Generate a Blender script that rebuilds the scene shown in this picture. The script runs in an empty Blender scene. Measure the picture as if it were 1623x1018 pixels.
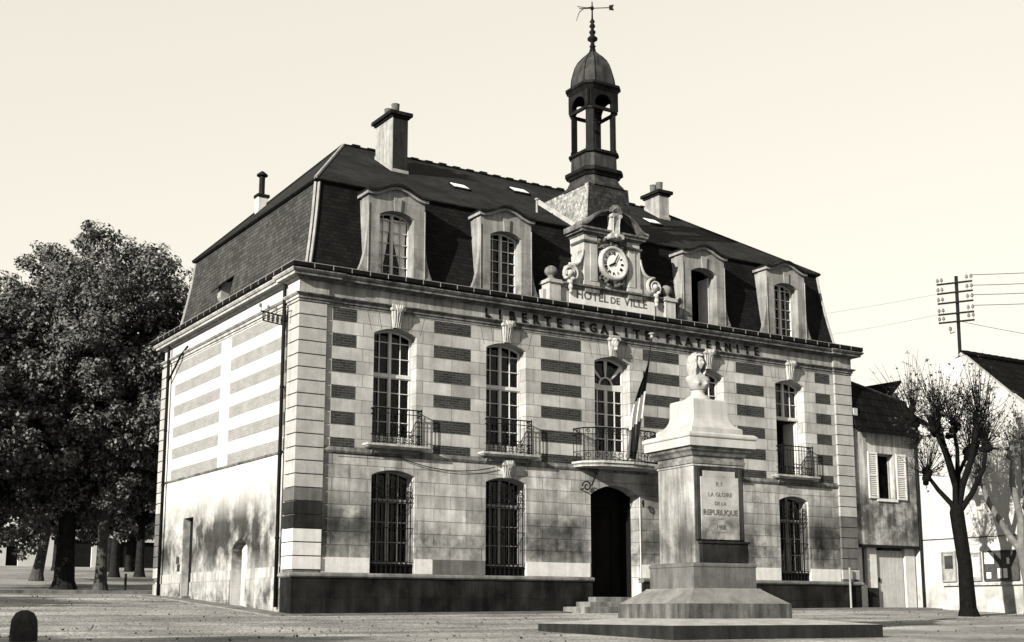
import bpy, bmesh, math, random
import numpy as np
from mathutils import Vector, Matrix, Euler
random.seed(4); RNG = np.random.default_rng(7)
R = math.radians; PI = math.pi
SC = bpy.context.scene; COL = SC.collection
L, D = 20.452, 11.529          # town hall footprint in metres
CX = L/2
ORG = {}

# ------------------------------------------------------------------ helpers
def link(o, parent=None):
    COL.objects.link(o)
    if parent is not None: o.parent = parent
    return o

def tag(o, label=None, cat=None, group=None, kind=None):
    if label: o['label'] = label
    if cat: o['category'] = cat
    if group: o['group'] = group
    if kind: o['kind'] = kind
    return o

def thing(name, label, cat, loc=(0, 0, 0), rz=0, group=None, local=False):
    o = bpy.data.objects.new(name, None); o.empty_display_size = .2
    o.location = loc; o.rotation_euler = (0, 0, rz); link(o)
    ORG[o.name] = (0, 0, 0) if local else tuple(loc)
    return tag(o, label, cat, group)

class MB:
    def __init__(s): s.v = []; s.f = []; s.m = []
    def raw(s, vs, fs, mi=0, mat=None):
        b = len(s.v)
        s.v += [tuple(mat @ Vector(p)) if mat else tuple(p) for p in vs]
        s.f += [tuple(b+i for i in f) for f in fs]; s.m += [mi]*len(fs)
        return s
    def box(s, x0, x1, y0, y1, z0, z1, mi=0, mat=None):
        vs = [(x, y, z) for z in (z0, z1) for y in (y0, y1) for x in (x0, x1)]
        return s.raw(vs, [(0, 2, 3, 1), (4, 5, 7, 6), (0, 1, 5, 4), (2, 6, 7, 3), (0, 4, 6, 2), (1, 3, 7, 5)], mi, mat)
    def poly(s, pts, mi=0): return s.raw(pts, [tuple(range(len(pts)))], mi)
    def slab(s, pts, n, t, mi=0):
        n = Vector(n).normalized()*t; k = len(pts)
        vs = [tuple(p) for p in pts]+[tuple(Vector(p)-n) for p in pts]
        fs = [tuple(range(k)), tuple(range(2*k-1, k-1, -1))]+[(i, i+k, (i+1) % k+k, (i+1) % k) for i in range(k)]
        return s.raw(vs, fs, mi)
    def tube(s, pts, r, n=8, mi=0, cap=True):
        pts = [Vector(p) for p in pts]; k = len(pts)
        rs = r if isinstance(r, (list, tuple)) else [r]*k
        up = Vector((0, 0, 1)); vs = []; prev = None
        for i, p in enumerate(pts):
            t = (pts[min(i+1, k-1)]-pts[max(i-1, 0)])
            t = t.normalized() if t.length > 1e-9 else Vector((0, 0, 1))
            if prev is None:
                a = t.cross(up) if abs(t.dot(up)) < .95 else t.cross(Vector((1, 0, 0)))
            else:
                a = prev-t*prev.dot(t)
                if a.length < 1e-6: a = t.cross(up)
            a.normalize(); b = t.cross(a); prev = a
            for j in range(n):
                an = 2*PI*j/n; vs.append(p+(a*math.cos(an)+b*math.sin(an))*rs[i])
        fs = [(i*n+j, i*n+(j+1) % n, (i+1)*n+(j+1) % n, (i+1)*n+j) for i in range(k-1) for j in range(n)]
        if cap: fs += [tuple(range(n-1, -1, -1)), tuple((k-1)*n+j for j in range(n))]
        return s.raw(vs, fs, mi)
    def lathe(s, prof, c=(0, 0, 0), n=16, mi=0, mat=None):
        vs = []; k = len(prof)
        for r, z in prof:
            for j in range(n):
                a = 2*PI*j/n; vs.append((c[0]+r*math.cos(a), c[1]+r*math.sin(a), c[2]+z))
        fs = [(i*n+j, i*n+(j+1) % n, (i+1)*n+(j+1) % n, (i+1)*n+j) for i in range(k-1) for j in range(n)]
        fs += [tuple(range(n-1, -1, -1)), tuple((k-1)*n+j for j in range(n))]
        return s.raw(vs, fs, mi, mat)
    def octo(s, cx, cy, layers, ch, mi=0):
        """stack of chamfered squares: layers = [(half width, z)]"""
        vs = []; n = 8
        for h, z in layers:
            c = ch*h
            vs += [(cx+a, cy+b, z) for a, b in ((-h+c, -h), (h-c, -h), (h, -h+c), (h, h-c), (h-c, h), (-h+c, h), (-h, h-c), (-h, -h+c))]
        k = len(layers)
        fs = [(i*n+j, i*n+(j+1) % n, (i+1)*n+(j+1) % n, (i+1)*n+j) for i in range(k-1) for j in range(n)]
        fs += [tuple(range(n-1, -1, -1)), tuple((k-1)*n+j for j in range(n))]
        return s.raw(vs, fs, mi)
    def prism(s, outer, holes, a, b, plane='xz', mi=0, mat=None):
        """flat shape with holes, thickness from a to b along the plane's normal axis"""
        cu = bpy.data.curves.new('tmp', 'CURVE'); cu.dimensions = '2D'; cu.fill_mode = 'BOTH'
        cu.extrude = abs(b-a)/2
        for loop in [outer]+list(holes):
            sp = cu.splines.new('POLY'); sp.points.add(len(loop)-1)
            for i, (u, w) in enumerate(loop): sp.points[i].co = (u, w, 0, 1)
            sp.use_cyclic_u = True
        ob = bpy.data.objects.new('tmp', cu); me = bpy.data.meshes.new_from_object(ob)
        mid = (a+b)/2
        P = {'xz': lambda p: (p[0], mid-p[2], p[1]), 'yz': lambda p: (mid+p[2], p[0], p[1]), 'xy': lambda p: (p[0], p[1], mid+p[2])}[plane]
        s.raw([P(v.co) for v in me.vertices], [tuple(q.vertices) for q in me.polygons], mi, mat)
        bpy.data.objects.remove(ob); bpy.data.curves.remove(cu); bpy.data.meshes.remove(me)
        return s
    def sweep(s, path, prof, closed=True, mi=0):
        """profile [(outward, z)...] (a closed loop) run round a plan path, walls to the left of travel"""
        n = len(path); k = len(prof); off = []
        for i in range(n):
            def nrm(a, b):
                d = Vector((b[0]-a[0], b[1]-a[1])).normalized(); return Vector((d.y, -d.x))
            if closed or 0 < i < n-1:
                n1 = nrm(path[i-1], path[i]); n2 = nrm(path[i], path[(i+1) % n]); o = (n1+n2)/(1+n1.dot(n2))
            else:
                o = nrm(path[0], path[1]) if i == 0 else nrm(path[-2], path[-1])
            off.append(o)
        vs = [(path[i][0]+off[i].x*q[0], path[i][1]+off[i].y*q[0], q[1]) for i in range(n) for q in prof]
        fs = []
        for i in range(n if closed else n-1):
            j = (i+1) % n
            fs += [(i*k+a, i*k+(a+1) % k, j*k+(a+1) % k, j*k+a) for a in range(k)]
        if not closed: fs += [tuple(range(k)), tuple((n-1)*k+a for a in range(k-1, -1, -1))]
        return s.raw(vs, fs, mi)
    def text(s, body, size, mat, depth=.02, align='CENTER', mi=0, spacing=1.0, bold=0.0):
        cu = bpy.data.curves.new('tmp', 'FONT'); cu.body = body; cu.size = size; cu.align_x = align
        cu.extrude = depth/2; cu.space_character = spacing; cu.offset = bold; cu.resolution_u = 3
        ob = bpy.data.objects.new('tmp', cu); me = bpy.data.meshes.new_from_object(ob)
        s.raw([v.co for v in me.vertices], [tuple(q.vertices) for q in me.polygons], mi, mat)
        bpy.data.objects.remove(ob); bpy.data.curves.remove(cu); bpy.data.meshes.remove(me)
        return s
    def mesh(s, me, mat=None, mi=0):
        return s.raw([v.co for v in me.vertices], [tuple(q.vertices) for q in me.polygons], mi, mat)
    def build(s, name, mats, parent=None, smooth=False, bevel=0, origin=None):
        if not isinstance(mats, (list, tuple)): mats = [mats]
        p = parent; org = (0, 0, 0)
        while p is not None:
            if p.name in ORG: org = ORG[p.name]; break
            p = p.parent
        if origin is not None: org = origin
        me = bpy.data.meshes.new(name)
        me.from_pydata([(a-org[0], b-org[1], c-org[2]) for a, b, c in s.v], [], s.f)
        for m in mats: me.materials.append(m)
        me.polygons.foreach_set('material_index', s.m)
        bm = bmesh.new(); bm.from_mesh(me)
        bmesh.ops.recalc_face_normals(bm, faces=bm.faces); bm.to_mesh(me); bm.free()
        if smooth: me.polygons.foreach_set('use_smooth', [True]*len(me.polygons))
        me.update()
        o = bpy.data.objects.new(name, me); link(o, parent)
        if origin is not None: o.location = origin
        if bevel:
            b = o.modifiers.new('Bevel', 'BEVEL'); b.width = bevel; b.segments = 2; b.limit_method = 'ANGLE'; b.angle_limit = R(40)
        return o

def blob(parts, voxel=.02, smooth=4, noise=0):
    """fuse ellipsoids [(centre, radii, euler)] into one continuous surface"""
    m = MB()
    for q in parts:
        c, r = q[0], q[1]; e = q[2] if len(q) > 2 else (0, 0, 0)
        if not isinstance(r, (tuple, list)): r = (r, r, r)
        bm = bmesh.new(); bmesh.ops.create_icosphere(bm, subdivisions=2, radius=1)
        mat = Matrix.Translation(c) @ Euler(e).to_matrix().to_4x4() @ Matrix.Diagonal((*r, 1))
        bm.verts.ensure_lookup_table()
        m.raw([v.co for v in bm.verts], [tuple(v.index for v in f.verts) for f in bm.faces], 0, mat); bm.free()
    me = bpy.data.meshes.new('tmp'); me.from_pydata(m.v, [], m.f)
    ob = bpy.data.objects.new('tmp', me); COL.objects.link(ob)
    rm = ob.modifiers.new('r', 'REMESH'); rm.mode = 'VOXEL'; rm.voxel_size = voxel
    if smooth:
        sm = ob.modifiers.new('s', 'SMOOTH'); sm.iterations = smooth; sm.factor = .5
    dg = bpy.context.evaluated_depsgraph_get()
    out = bpy.data.meshes.new_from_object(ob.evaluated_get(dg)); bpy.data.objects.remove(ob)
    return out

def arc(x0, x1, zs, zt, n=10):
    """points along a segmental arch from (x0,zs) over (mid,zt) to (x1,zs)"""
    h = (x1-x0)/2; r = zt-zs; rad = (h*h+r*r)/(2*r); c = (x0+x1)/2; zc = zt-rad
    a = math.asin(min(1, h/rad)) if r < h else PI-math.asin(min(1, h/rad))
    return [(c+rad*math.sin(t), zc+rad*math.cos(t)) for t in [(-a+2*a*i/n) for i in range(n+1)]]
def arcz(x, x0, x1, zs, zt):
    h = (x1-x0)/2; r = zt-zs; rad = (h*h+r*r)/(2*r); c = (x0+x1)/2
    return zt-rad+math.sqrt(max(0, rad*rad-(x-c)**2))
def ring(cx, cz, r, n=14, a0=0, a1=2*PI): return [(cx+r*math.cos(a0+(a1-a0)*i/n), cz+r*math.sin(a0+(a1-a0)*i/n)) for i in range(n+1)]

# ------------------------------------------------------------------ materials
def mat(name, g, rough=.85, var=.25, scale=2.5, fine=.12, fscale=30, bump=.15, brick=None, stains_shade=(), spec=.04, metal=0, streak=0, wave=None):
    g *= .66
    m = bpy.data.materials.new(name); m.use_nodes = True
    nt = m.node_tree; N = nt.nodes; K = nt.links
    b = N['Principled BSDF']; b.inputs['Roughness'].default_value = rough
    b.inputs['Specular IOR Level'].default_value = spec; b.inputs['Metallic'].default_value = metal
    geo = N.new('ShaderNodeNewGeometry'); pos = geo.outputs['Position']
    def math_(op, a, c=None, clamp=False):
        n = N.new('ShaderNodeMath'); n.operation = op; n.use_clamp = clamp
        for i, x in enumerate((a, c)):
            if x is None: continue
            if isinstance(x, (int, float)): n.inputs[i].default_value = x
            else: K.new(x, n.inputs[i])
        return n.outputs[0]
    def noise(sc, det=5, r=.6, vec=pos):
        n = N.new('ShaderNodeTexNoise'); n.inputs['Scale'].default_value = sc; n.inputs['Detail'].default_value = det
        n.inputs['Roughness'].default_value = r; K.new(vec, n.inputs['Vector']); return n.outputs['Fac']
    def rng(x, a, c, d, e):
        n = N.new('ShaderNodeMapRange'); K.new(x, n.inputs[0])
        for i, q in enumerate((a, c, d, e)): n.inputs[i+1].default_value = q
        return n.outputs[0]
    sep = N.new('ShaderNodeSeparateXYZ'); K.new(pos, sep.inputs[0])
    val = rng(noise(scale), .3, .7, g*(1-var), g*(1+var))
    if fine: val = math_('MULTIPLY', val, rng(noise(fscale, 3), .3, .7, 1-fine, 1+fine))
    h = noise(fscale*1.3, 4)
    if brick:
        bw, rh, z0, mort, jv, cv = brick
        cmb = N.new('ShaderNodeCombineXYZ')
        K.new(math_('ADD', sep.outputs[0], sep.outputs[1]), cmb.inputs[0]); K.new(math_('SUBTRACT', sep.outputs[2], z0), cmb.inputs[1])
        t = N.new('ShaderNodeTexBrick'); K.new(cmb.outputs[0], t.inputs['Vector'])
        t.inputs['Scale'].default_value = 1; t.inputs['Brick Width'].default_value = bw; t.inputs['Row Height'].default_value = rh
        t.inputs['Mortar Size'].default_value = mort; t.inputs['Mortar Smooth'].default_value = .3
        t.inputs['Color1'].default_value = (1-cv,)*3+(1,); t.inputs['Color2'].default_value = (1+cv,)*3+(1,); t.inputs['Mortar'].default_value = (jv,)*3+(1,)
        val = math_('MULTIPLY', val, t.outputs['Color'])
        h = math_('ADD', math_('MULTIPLY', h, .3), math_('SUBTRACT', 1, t.outputs['Fac']))
    if streak:
        mp = N.new('ShaderNodeVectorMath'); mp.operation = 'MULTIPLY'; mp.inputs[1].default_value = (3.2, 3.2, .35); K.new(pos, mp.inputs[0])
        val = math_('MULTIPLY', val, rng(noise(1.6, 6, .65, mp.outputs[0]), .38, .62, 1-streak, 1.08))
    for st in stains_shade:
        za, zb, soft, strength, sc, thr = st[:6]
        up = rng(sep.outputs[2], za-soft, za+soft, 0, 1); dn = rng(sep.outputs[2], zb-soft, zb+soft, 1, 0)
        blot = rng(noise(sc, 6, .65), thr-.09, thr+.09, 0, 1)
        k = math_('MULTIPLY', math_('MULTIPLY', up, dn), blot)
        if len(st) > 6: k = math_('MULTIPLY', k, math_('MULTIPLY', rng(sep.outputs[0], st[6]-.3, st[6]+.3, 0, 1), rng(sep.outputs[0], st[7]-.3, st[7]+.3, 1, 0)))
        val = math_('MULTIPLY', val, math_('SUBTRACT', 1, math_('MULTIPLY', k, strength)))
    if wave:
        w = N.new('ShaderNodeTexWave'); w.bands_direction = wave[0]; w.inputs['Scale'].default_value = wave[1]; w.inputs['Distortion'].default_value = .6
        K.new(pos, w.inputs['Vector']); val = math_('MULTIPLY', val, rng(w.outputs['Fac'], 0, 1, 1-wave[2], 1)); h = math_('ADD', math_('MULTIPLY', h, .3), w.outputs['Fac'])
    cc = N.new('ShaderNodeCombineColor')
    for i in range(3): K.new(val, cc.inputs[i])
    K.new(cc.outputs[0], b.inputs['Base Color'])
    if bump:
        bp = N.new('ShaderNodeBump'); bp.inputs['Strength'].default_value = bump; bp.inputs['Distance'].default_value = .03
        K.new(h, bp.inputs['Height']); K.new(bp.outputs[0], b.inputs['Normal'])
    return m

CO = .3512
Z0 = 8.181-23*CO
M = {}
M['stone'] = mat('limestone', .32, brick=(.92, CO, Z0, .009, .42, .2), var=.3, scale=1.1, streak=.12, bump=.25)
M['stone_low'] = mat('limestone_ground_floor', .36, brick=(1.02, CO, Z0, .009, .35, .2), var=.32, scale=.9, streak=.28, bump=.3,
                     stains_shade=[(1.6, 3.1, .4, .72, .55, .51), (1.5, 2.3, .2, .5, 2.5, .5), (3.2, 4.4, .3, .40, 1.4, .54), (1.7, 3.3, .5, .8, .9, .40, 18.3, 21), (2.1, 3.1, .35, .7, 1.2, .40, .6, 2.3), (2.4, 4.3, .4, .6, 1.0, .40, 11.3, 14), (1.5, 3.0, .3, .5, 1.5, .45, 7.2, 9.3)])  # patch right of the door paints the balcony's shadow; the rest is staining
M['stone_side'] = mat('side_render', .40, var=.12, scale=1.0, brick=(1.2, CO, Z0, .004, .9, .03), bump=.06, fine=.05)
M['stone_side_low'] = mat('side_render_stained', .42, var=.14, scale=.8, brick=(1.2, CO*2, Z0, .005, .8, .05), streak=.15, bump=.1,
                          stains_shade=[(1.3, 3.2, .5, .88, .6, .46), (1.1, 2.5, .3, .5, 1.8, .5)])
M['quoin'] = mat('quoin_stone', .30, var=.15, scale=3, bump=.15, streak=.08)
M['quoin_dark'] = mat('sooty_stone', .02, var=.4, scale=2, streak=.3)
M['quoin_mid'] = mat('grimy_stone', .11, var=.3, scale=1.5, streak=.25)
M['clean'] = mat('clean_stone', .52, var=.1, scale=4, fine=.08, streak=.1)
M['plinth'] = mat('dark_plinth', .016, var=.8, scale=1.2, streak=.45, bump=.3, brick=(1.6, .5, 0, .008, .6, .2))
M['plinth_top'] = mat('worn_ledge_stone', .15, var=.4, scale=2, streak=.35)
M['plinth_side'] = mat('side_plinth_stone', .34, var=.3, scale=1.4, streak=.4, stains_shade=[(-.2, .9, .2, .7, 2.2, .52)], brick=(1.4, .55, .45, .006, .6, .08))
M['cornice'] = mat('cornice_stone', .15, var=.45, scale=1.3, streak=.6, bump=.15)
M['frieze'] = mat('frieze_stone', .24, var=.45, scale=1.0, streak=.4, brick=(1.3, 1, .1, .006, .6, .08))
M['ornament'] = mat('carved_stone', .33, var=.3, scale=5, streak=.2)
M['orn_dark'] = mat('carved_stone_dark', .07, var=.5, scale=9, fine=.4, fscale=22, bump=.6)
M['gable'] = mat('gable_stone', .34, var=.2, scale=2, streak=.22, brick=(1.0, .4, .1, .004, .75, .05))
M['brick'] = mat('dark_brick', .028, var=.25, scale=1.5, brick=(.225, .0675, Z0, .007, 2.6, .32), bump=.3, fine=.2)
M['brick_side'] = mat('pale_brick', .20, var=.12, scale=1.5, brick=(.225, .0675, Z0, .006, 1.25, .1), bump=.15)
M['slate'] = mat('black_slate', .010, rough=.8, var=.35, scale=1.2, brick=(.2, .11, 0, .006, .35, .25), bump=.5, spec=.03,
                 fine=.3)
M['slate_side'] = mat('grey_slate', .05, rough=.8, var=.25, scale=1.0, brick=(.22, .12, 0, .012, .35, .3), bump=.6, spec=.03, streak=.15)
M['slate_top'] = mat('roof_slate', .019, rough=.85, var=.4, scale=.8, brick=(.22, .1, 0, .008, .4, .25), bump=.5, spec=.03)
M['slate_tower'] = mat('weathered_slate_lit', .21, rough=.8, var=.45, scale=7, fine=.4, fscale=18, brick=(.14, .14, 0, .008, .6, .35), bump=.4, spec=.03)
M['slate_tower_dark'] = mat('weathered_slate_shaded', .03, rough=.8, var=.5, scale=7, fine=.4, fscale=18, brick=(.14, .14, 0, .008, .6, .35), bump=.4, spec=.03)
M['lead'] = mat('lead_flashing', .24, rough=.6, var=.25, scale=3, bump=.1)
M['zinc_dark'] = mat('dark_zinc', .012, rough=.55, var=.45, scale=3, streak=.4, spec=.03)
M['zinc_mid'] = mat('dull_zinc', .042, rough=.6, var=.4, scale=3, streak=.5)
M['gutter'] = mat('gutter_metal', .006, rough=.7, var=.5, scale=4)
M['rim'] = mat('gutter_rim', .20, rough=.6, var=.35, scale=5)
M['iron'] = mat('wrought_iron', .006, rough=.6, var=.3, spec=.03, bump=0)
M['paint'] = mat('window_paint', .50, rough=.6, var=.12, scale=4, bump=.05)
M['paint_dull'] = mat('dull_window_paint', .24, rough=.7, var=.25, scale=4, bump=.05)
M['door'] = mat('dark_door_wood', .008, rough=.8, var=.3, spec=.03)
M['door_pale'] = mat('pale_door_paint', .40, rough=.7, var=.12, scale=2, streak=.12)
M['interior'] = mat('dark_interior', .008, rough=1, var=.1, spec=0, bump=0)
M['curtain'] = mat('lace_curtain', 1.2, rough=1, var=.15, scale=6, spec=0)
M['carved'] = mat('carved_lettering', .10, rough=.9, var=.5, scale=14, bump=0)
M['letter'] = mat('black_lettering', .008, rough=.6, var=.1, bump=0, spec=.03)
M['letter_grey'] = mat('faded_lettering', .10, rough=.8, var=.4, scale=8, bump=0, spec=.03)
M['dial'] = mat('clock_enamel', .72, rough=.4, var=.04, bump=0, fine=.03)
M['render_white'] = mat('white_lime_render', .39, var=.10, scale=.7, streak=.10, bump=.15, stains_shade=[(-.2, .9, .3, .45, 1.1, .5)])
M['annex'] = mat('annex_render', .42, var=.25, scale=1, streak=.55, stains_shade=[(2.2, 4.4, .5, .75, 1.3, .46), (2.2, 6.6, .3, .6, 1.5, .45, 23.2, 24)], brick=(.8, .45, .2, .005, .75, .06))
M['annex_low'] = mat('annex_render_low', .36, var=.2, scale=2, streak=.2)
M['tiles'] = mat('dark_roof_tiles', .006, rough=.9, var=.4, scale=1.5, brick=(.25, .28, 0, .02, .3, .3), bump=.7, spec=.03)
M['mon_white'] = mat('monument_clean_stone', .345, var=.08, scale=2, fine=.05, streak=.14, bump=.06)
M['mon'] = mat('monument_stone', .30, var=.32, scale=1.6, streak=.55, bump=.15, stains_shade=[(1.0, 2.0, .4, .6, 1.1, .5)])
M['mon_dark'] = mat('monument_base_stone', .11, var=.3, scale=2, streak=.3, bump=.2)
M['mon_black'] = mat('monument_moulding_stone', .018, var=.5, scale=2, streak=.4, bump=.2)
M['marble'] = mat('inscription_marble', .29, rough=.6, var=.28, scale=3, fine=.06, bump=.04, stains_shade=[(1.4, 1.95, .12, .7, 2.2, .48)])
M['bust'] = mat('bust_marble', .30, rough=.7, var=.10, scale=8, fine=.08, bump=.08)
M['platform'] = mat('platform_kerb_stone', .022, var=.35, scale=2, streak=.3, bump=.25)
M['platform_top'] = mat('platform_paving', .32, var=.25, scale=3, bump=.2)
M['bark'] = mat('chestnut_bark', .014, var=.4, scale=4, wave=('Z', .3, .1), bump=.8, fine=.35, fscale=14)
M['bark_pale'] = mat('pale_bark', .05, var=.35, scale=4, bump=.8, fine=.35, fscale=14)
M['bark_black'] = mat('pollard_bark', .005, var=.4, scale=6, bump=.8, fine=.3, fscale=20)
M['bark_shadow'] = mat('shadow_grey_bark', .12, var=.3, scale=6, bump=.6)
M['wood'] = mat('pole_wood', .012, var=.3, scale=5, bump=.2)
M['porcelain'] = mat('porcelain_insulator', .10, rough=.3, var=.3, bump=0, spec=.5)
M['flag_dark'] = mat('flag_dark_cloth', .02, rough=1, var=.15, scale=6, spec=0)
M['flag_white'] = mat('flag_white_cloth', .85, rough=1, var=.06, scale=6, spec=0)
M['flag_mid'] = mat('flag_grey_cloth', .09, rough=1, var=.15, scale=6, spec=0)
M['paper'] = mat('white_paper', .55, rough=.9, var=.1, scale=8, bump=0)
M['board'] = mat('notice_board', .05, rough=.8, var=.3, scale=6)
M['pale_wood'] = mat('faded_board_wood', .26, rough=.8, var=.25, scale=5, streak=.3)
M['granite'] = mat('guard_stone_granite', .03, var=.3, scale=8, bump=.3)
M['skylight'] = mat('skylight_glass', .75, rough=.35, var=.05, bump=0)  # pale grey stands in for sky reflected in the panes
M['park_wall'] = mat('park_building_render', .42, var=.08, scale=1)

def leaf_mat(name, g, v=.5):
    m = bpy.data.materials.new(name); m.use_nodes = True; nt = m.node_tree; N = nt.nodes; K = nt.links
    b = N['Principled BSDF']; b.inputs['Roughness'].default_value = .6; b.inputs['Specular IOR Level'].default_value = .25
    geo = N.new('ShaderNodeNewGeometry'); mr = N.new('ShaderNodeMapRange'); K.new(geo.outputs['Random Per Island'], mr.inputs[0])
    mr.inputs[3].default_value = g*(1-v); mr.inputs[4].default_value = g*(1+v)
    cc = N.new('ShaderNodeCombineColor')
    for i in range(3): K.new(mr.outputs[0], cc.inputs[i])
    K.new(cc.outputs[0], b.inputs['Base Color']); return m
M['leaf'] = leaf_mat('chestnut_leaves', .055, .6); M['leaf_pale'] = leaf_mat('light_leaves', .07, .6); M['leaf_dry'] = leaf_mat('dry_leaves', .02)

def glass_mat():
    m = bpy.data.materials.new('window_glass'); m.use_nodes = True; nt = m.node_tree; N = nt.nodes; K = nt.links
    N.remove(N['Principled BSDF']); out = N['Material Output']
    t = N.new('ShaderNodeBsdfTransparent'); t.inputs[0].default_value = (.93, .93, .93, 1)
    g = N.new('ShaderNodeBsdfGlossy'); g.inputs['Roughness'].default_value = .04; g.inputs['Color'].default_value = (.8, .8, .8, 1)
    fr = N.new('ShaderNodeFresnel'); fr.inputs['IOR'].default_value = 1.22
    mx = N.new('ShaderNodeMixShader'); K.new(fr.outputs[0], mx.inputs[0]); K.new(t.outputs[0], mx.inputs[1]); K.new(g.outputs[0], mx.inputs[2])
    K.new(mx.outputs[0], out.inputs['Surface']); return m
M['glass'] = glass_mat()

# ------------------------------------------------------------------ terrain
YP = [-90, -31, -20, -14, -9, -4, 0, 8, 12, 20, 40, 60, 85, 140, 500]
ZP = [-4.5, -1.45, -.66, -.36, -.27, -.10, .06, .52, .66, .93, 1.9, 2.85, 3.95, 4.6, 6.0]
XP = [-8, 0, 21, 40]; XZ = [0, 0, .20, .22]
def gz(x, y):
    fade = np.interp(y, [-30, -14, 0, 12], [0, .3, 1, 0.2])
    return float(np.interp(y, YP, ZP)+np.interp(x, XP, XZ)*fade)

def build_ground():
    xs = np.concatenate([np.arange(-400, -40, 30), np.arange(-40, 60, 1.0), np.arange(60, 460, 30)])
    ys = np.concatenate([np.arange(-90, -40, 10), np.arange(-40, 60, 1.0), np.arange(60, 160, 5), np.arange(160, 560, 40)])
    m = MB(); nx = len(xs)
    m.v = [(float(x), float(y), gz(x, y)) for y in ys for x in xs]
    m.f = [(j*nx+i, j*nx+i+1, (j+1)*nx+i+1, (j+1)*nx+i) for j in range(len(ys)-1) for i in range(nx-1)]; m.m = [0]*len(m.f)
    g = bpy.data.materials.new('square_ground'); g.use_nodes = True; nt = g.node_tree; N = nt.nodes; K = nt.links
    b = N['Principled BSDF']; b.inputs['Roughness'].default_value = .95; b.inputs['Specular IOR Level'].default_value = .1
    pos = N.new('ShaderNodeNewGeometry').outputs['Position']
    def nz(s, d=5):
        n = N.new('ShaderNodeTexNoise'); n.inputs['Scale'].default_value = s; n.inputs['Detail'].default_value = d; K.new(pos, n.inputs['Vector']); return n.outputs['Fac']
    def mr(x, a, c, d, e):
        n = N.new('ShaderNodeMapRange'); K.new(x, n.inputs[0])
        for i, q in enumerate((a, c, d, e)): n.inputs[i+1].default_value = q
        return n.outputs[0]
    def mu(a, c):
        n = N.new('ShaderNodeMath'); n.operation = 'MULTIPLY'; K.new(a, n.inputs[0]); K.new(c, n.inputs[1]); return n.outputs[0]
    vo = N.new('ShaderNodeTexVoronoi'); vo.feature = 'DISTANCE_TO_EDGE'; vo.inputs['Scale'].default_value = 6; K.new(pos, vo.inputs['Vector'])
    cell = N.new('ShaderNodeTexVoronoi'); cell.inputs['Scale'].default_value = 6; K.new(pos, cell.inputs['Vector'])
    v = mu(mu(mr(nz(.35), .35, .65, .13, .25), mr(nz(9, 3), .3, .7, .75, 1.2)), mr(vo.outputs['Distance'], 0, .06, .70, 1))
    sp = N.new('ShaderNodeSeparateColor'); K.new(cell.outputs['Color'], sp.inputs[0])
    v = mu(v, mr(sp.outputs[0], 0, 1, .86, 1.14))
    # worn wheel tracks and damp patches drawn out along the street
    st = N.new('ShaderNodeVectorMath'); st.operation = 'MULTIPLY'; st.inputs[1].default_value = (.10, .55, .1); K.new(pos, st.inputs[0])
    tn = N.new('ShaderNodeTexNoise'); tn.inputs['Scale'].default_value = 1.6; tn.inputs['Detail'].default_value = 6; K.new(st.outputs[0], tn.inputs['Vector'])
    v = mu(v, mr(tn.outputs['Fac'], .38, .62, .62, 1.12))
    cc = N.new('ShaderNodeCombineColor')
    for i in range(3): K.new(v, cc.inputs[i])
    K.new(cc.outputs[0], b.inputs['Base Color'])
    bp = N.new('ShaderNodeBump'); bp.inputs['Strength'].default_value = .5; bp.inputs['Distance'].default_value = .03
    K.new(mr(vo.outputs['Distance'], 0, .15, 0, 1), bp.inputs['Height']); K.new(bp.outputs[0], b.inputs['Normal'])
    o = m.build('ground', g); o['kind'] = 'structure'
    for p in o.data.polygons: p.use_smooth = True
build_ground()

# ------------------------------------------------------------------ town hall
HALL = thing('town_hall', 'striped stone and brick town hall with black mansard roof, clock gable and bell turret', 'town hall', (0, 0, 0))
WX = [CX-7.406, CX-3.82, CX, CX+3.82, CX+7.406]
HW = [.656, .675, .671, .675, .656]
PW, PS = .733, .65

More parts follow.
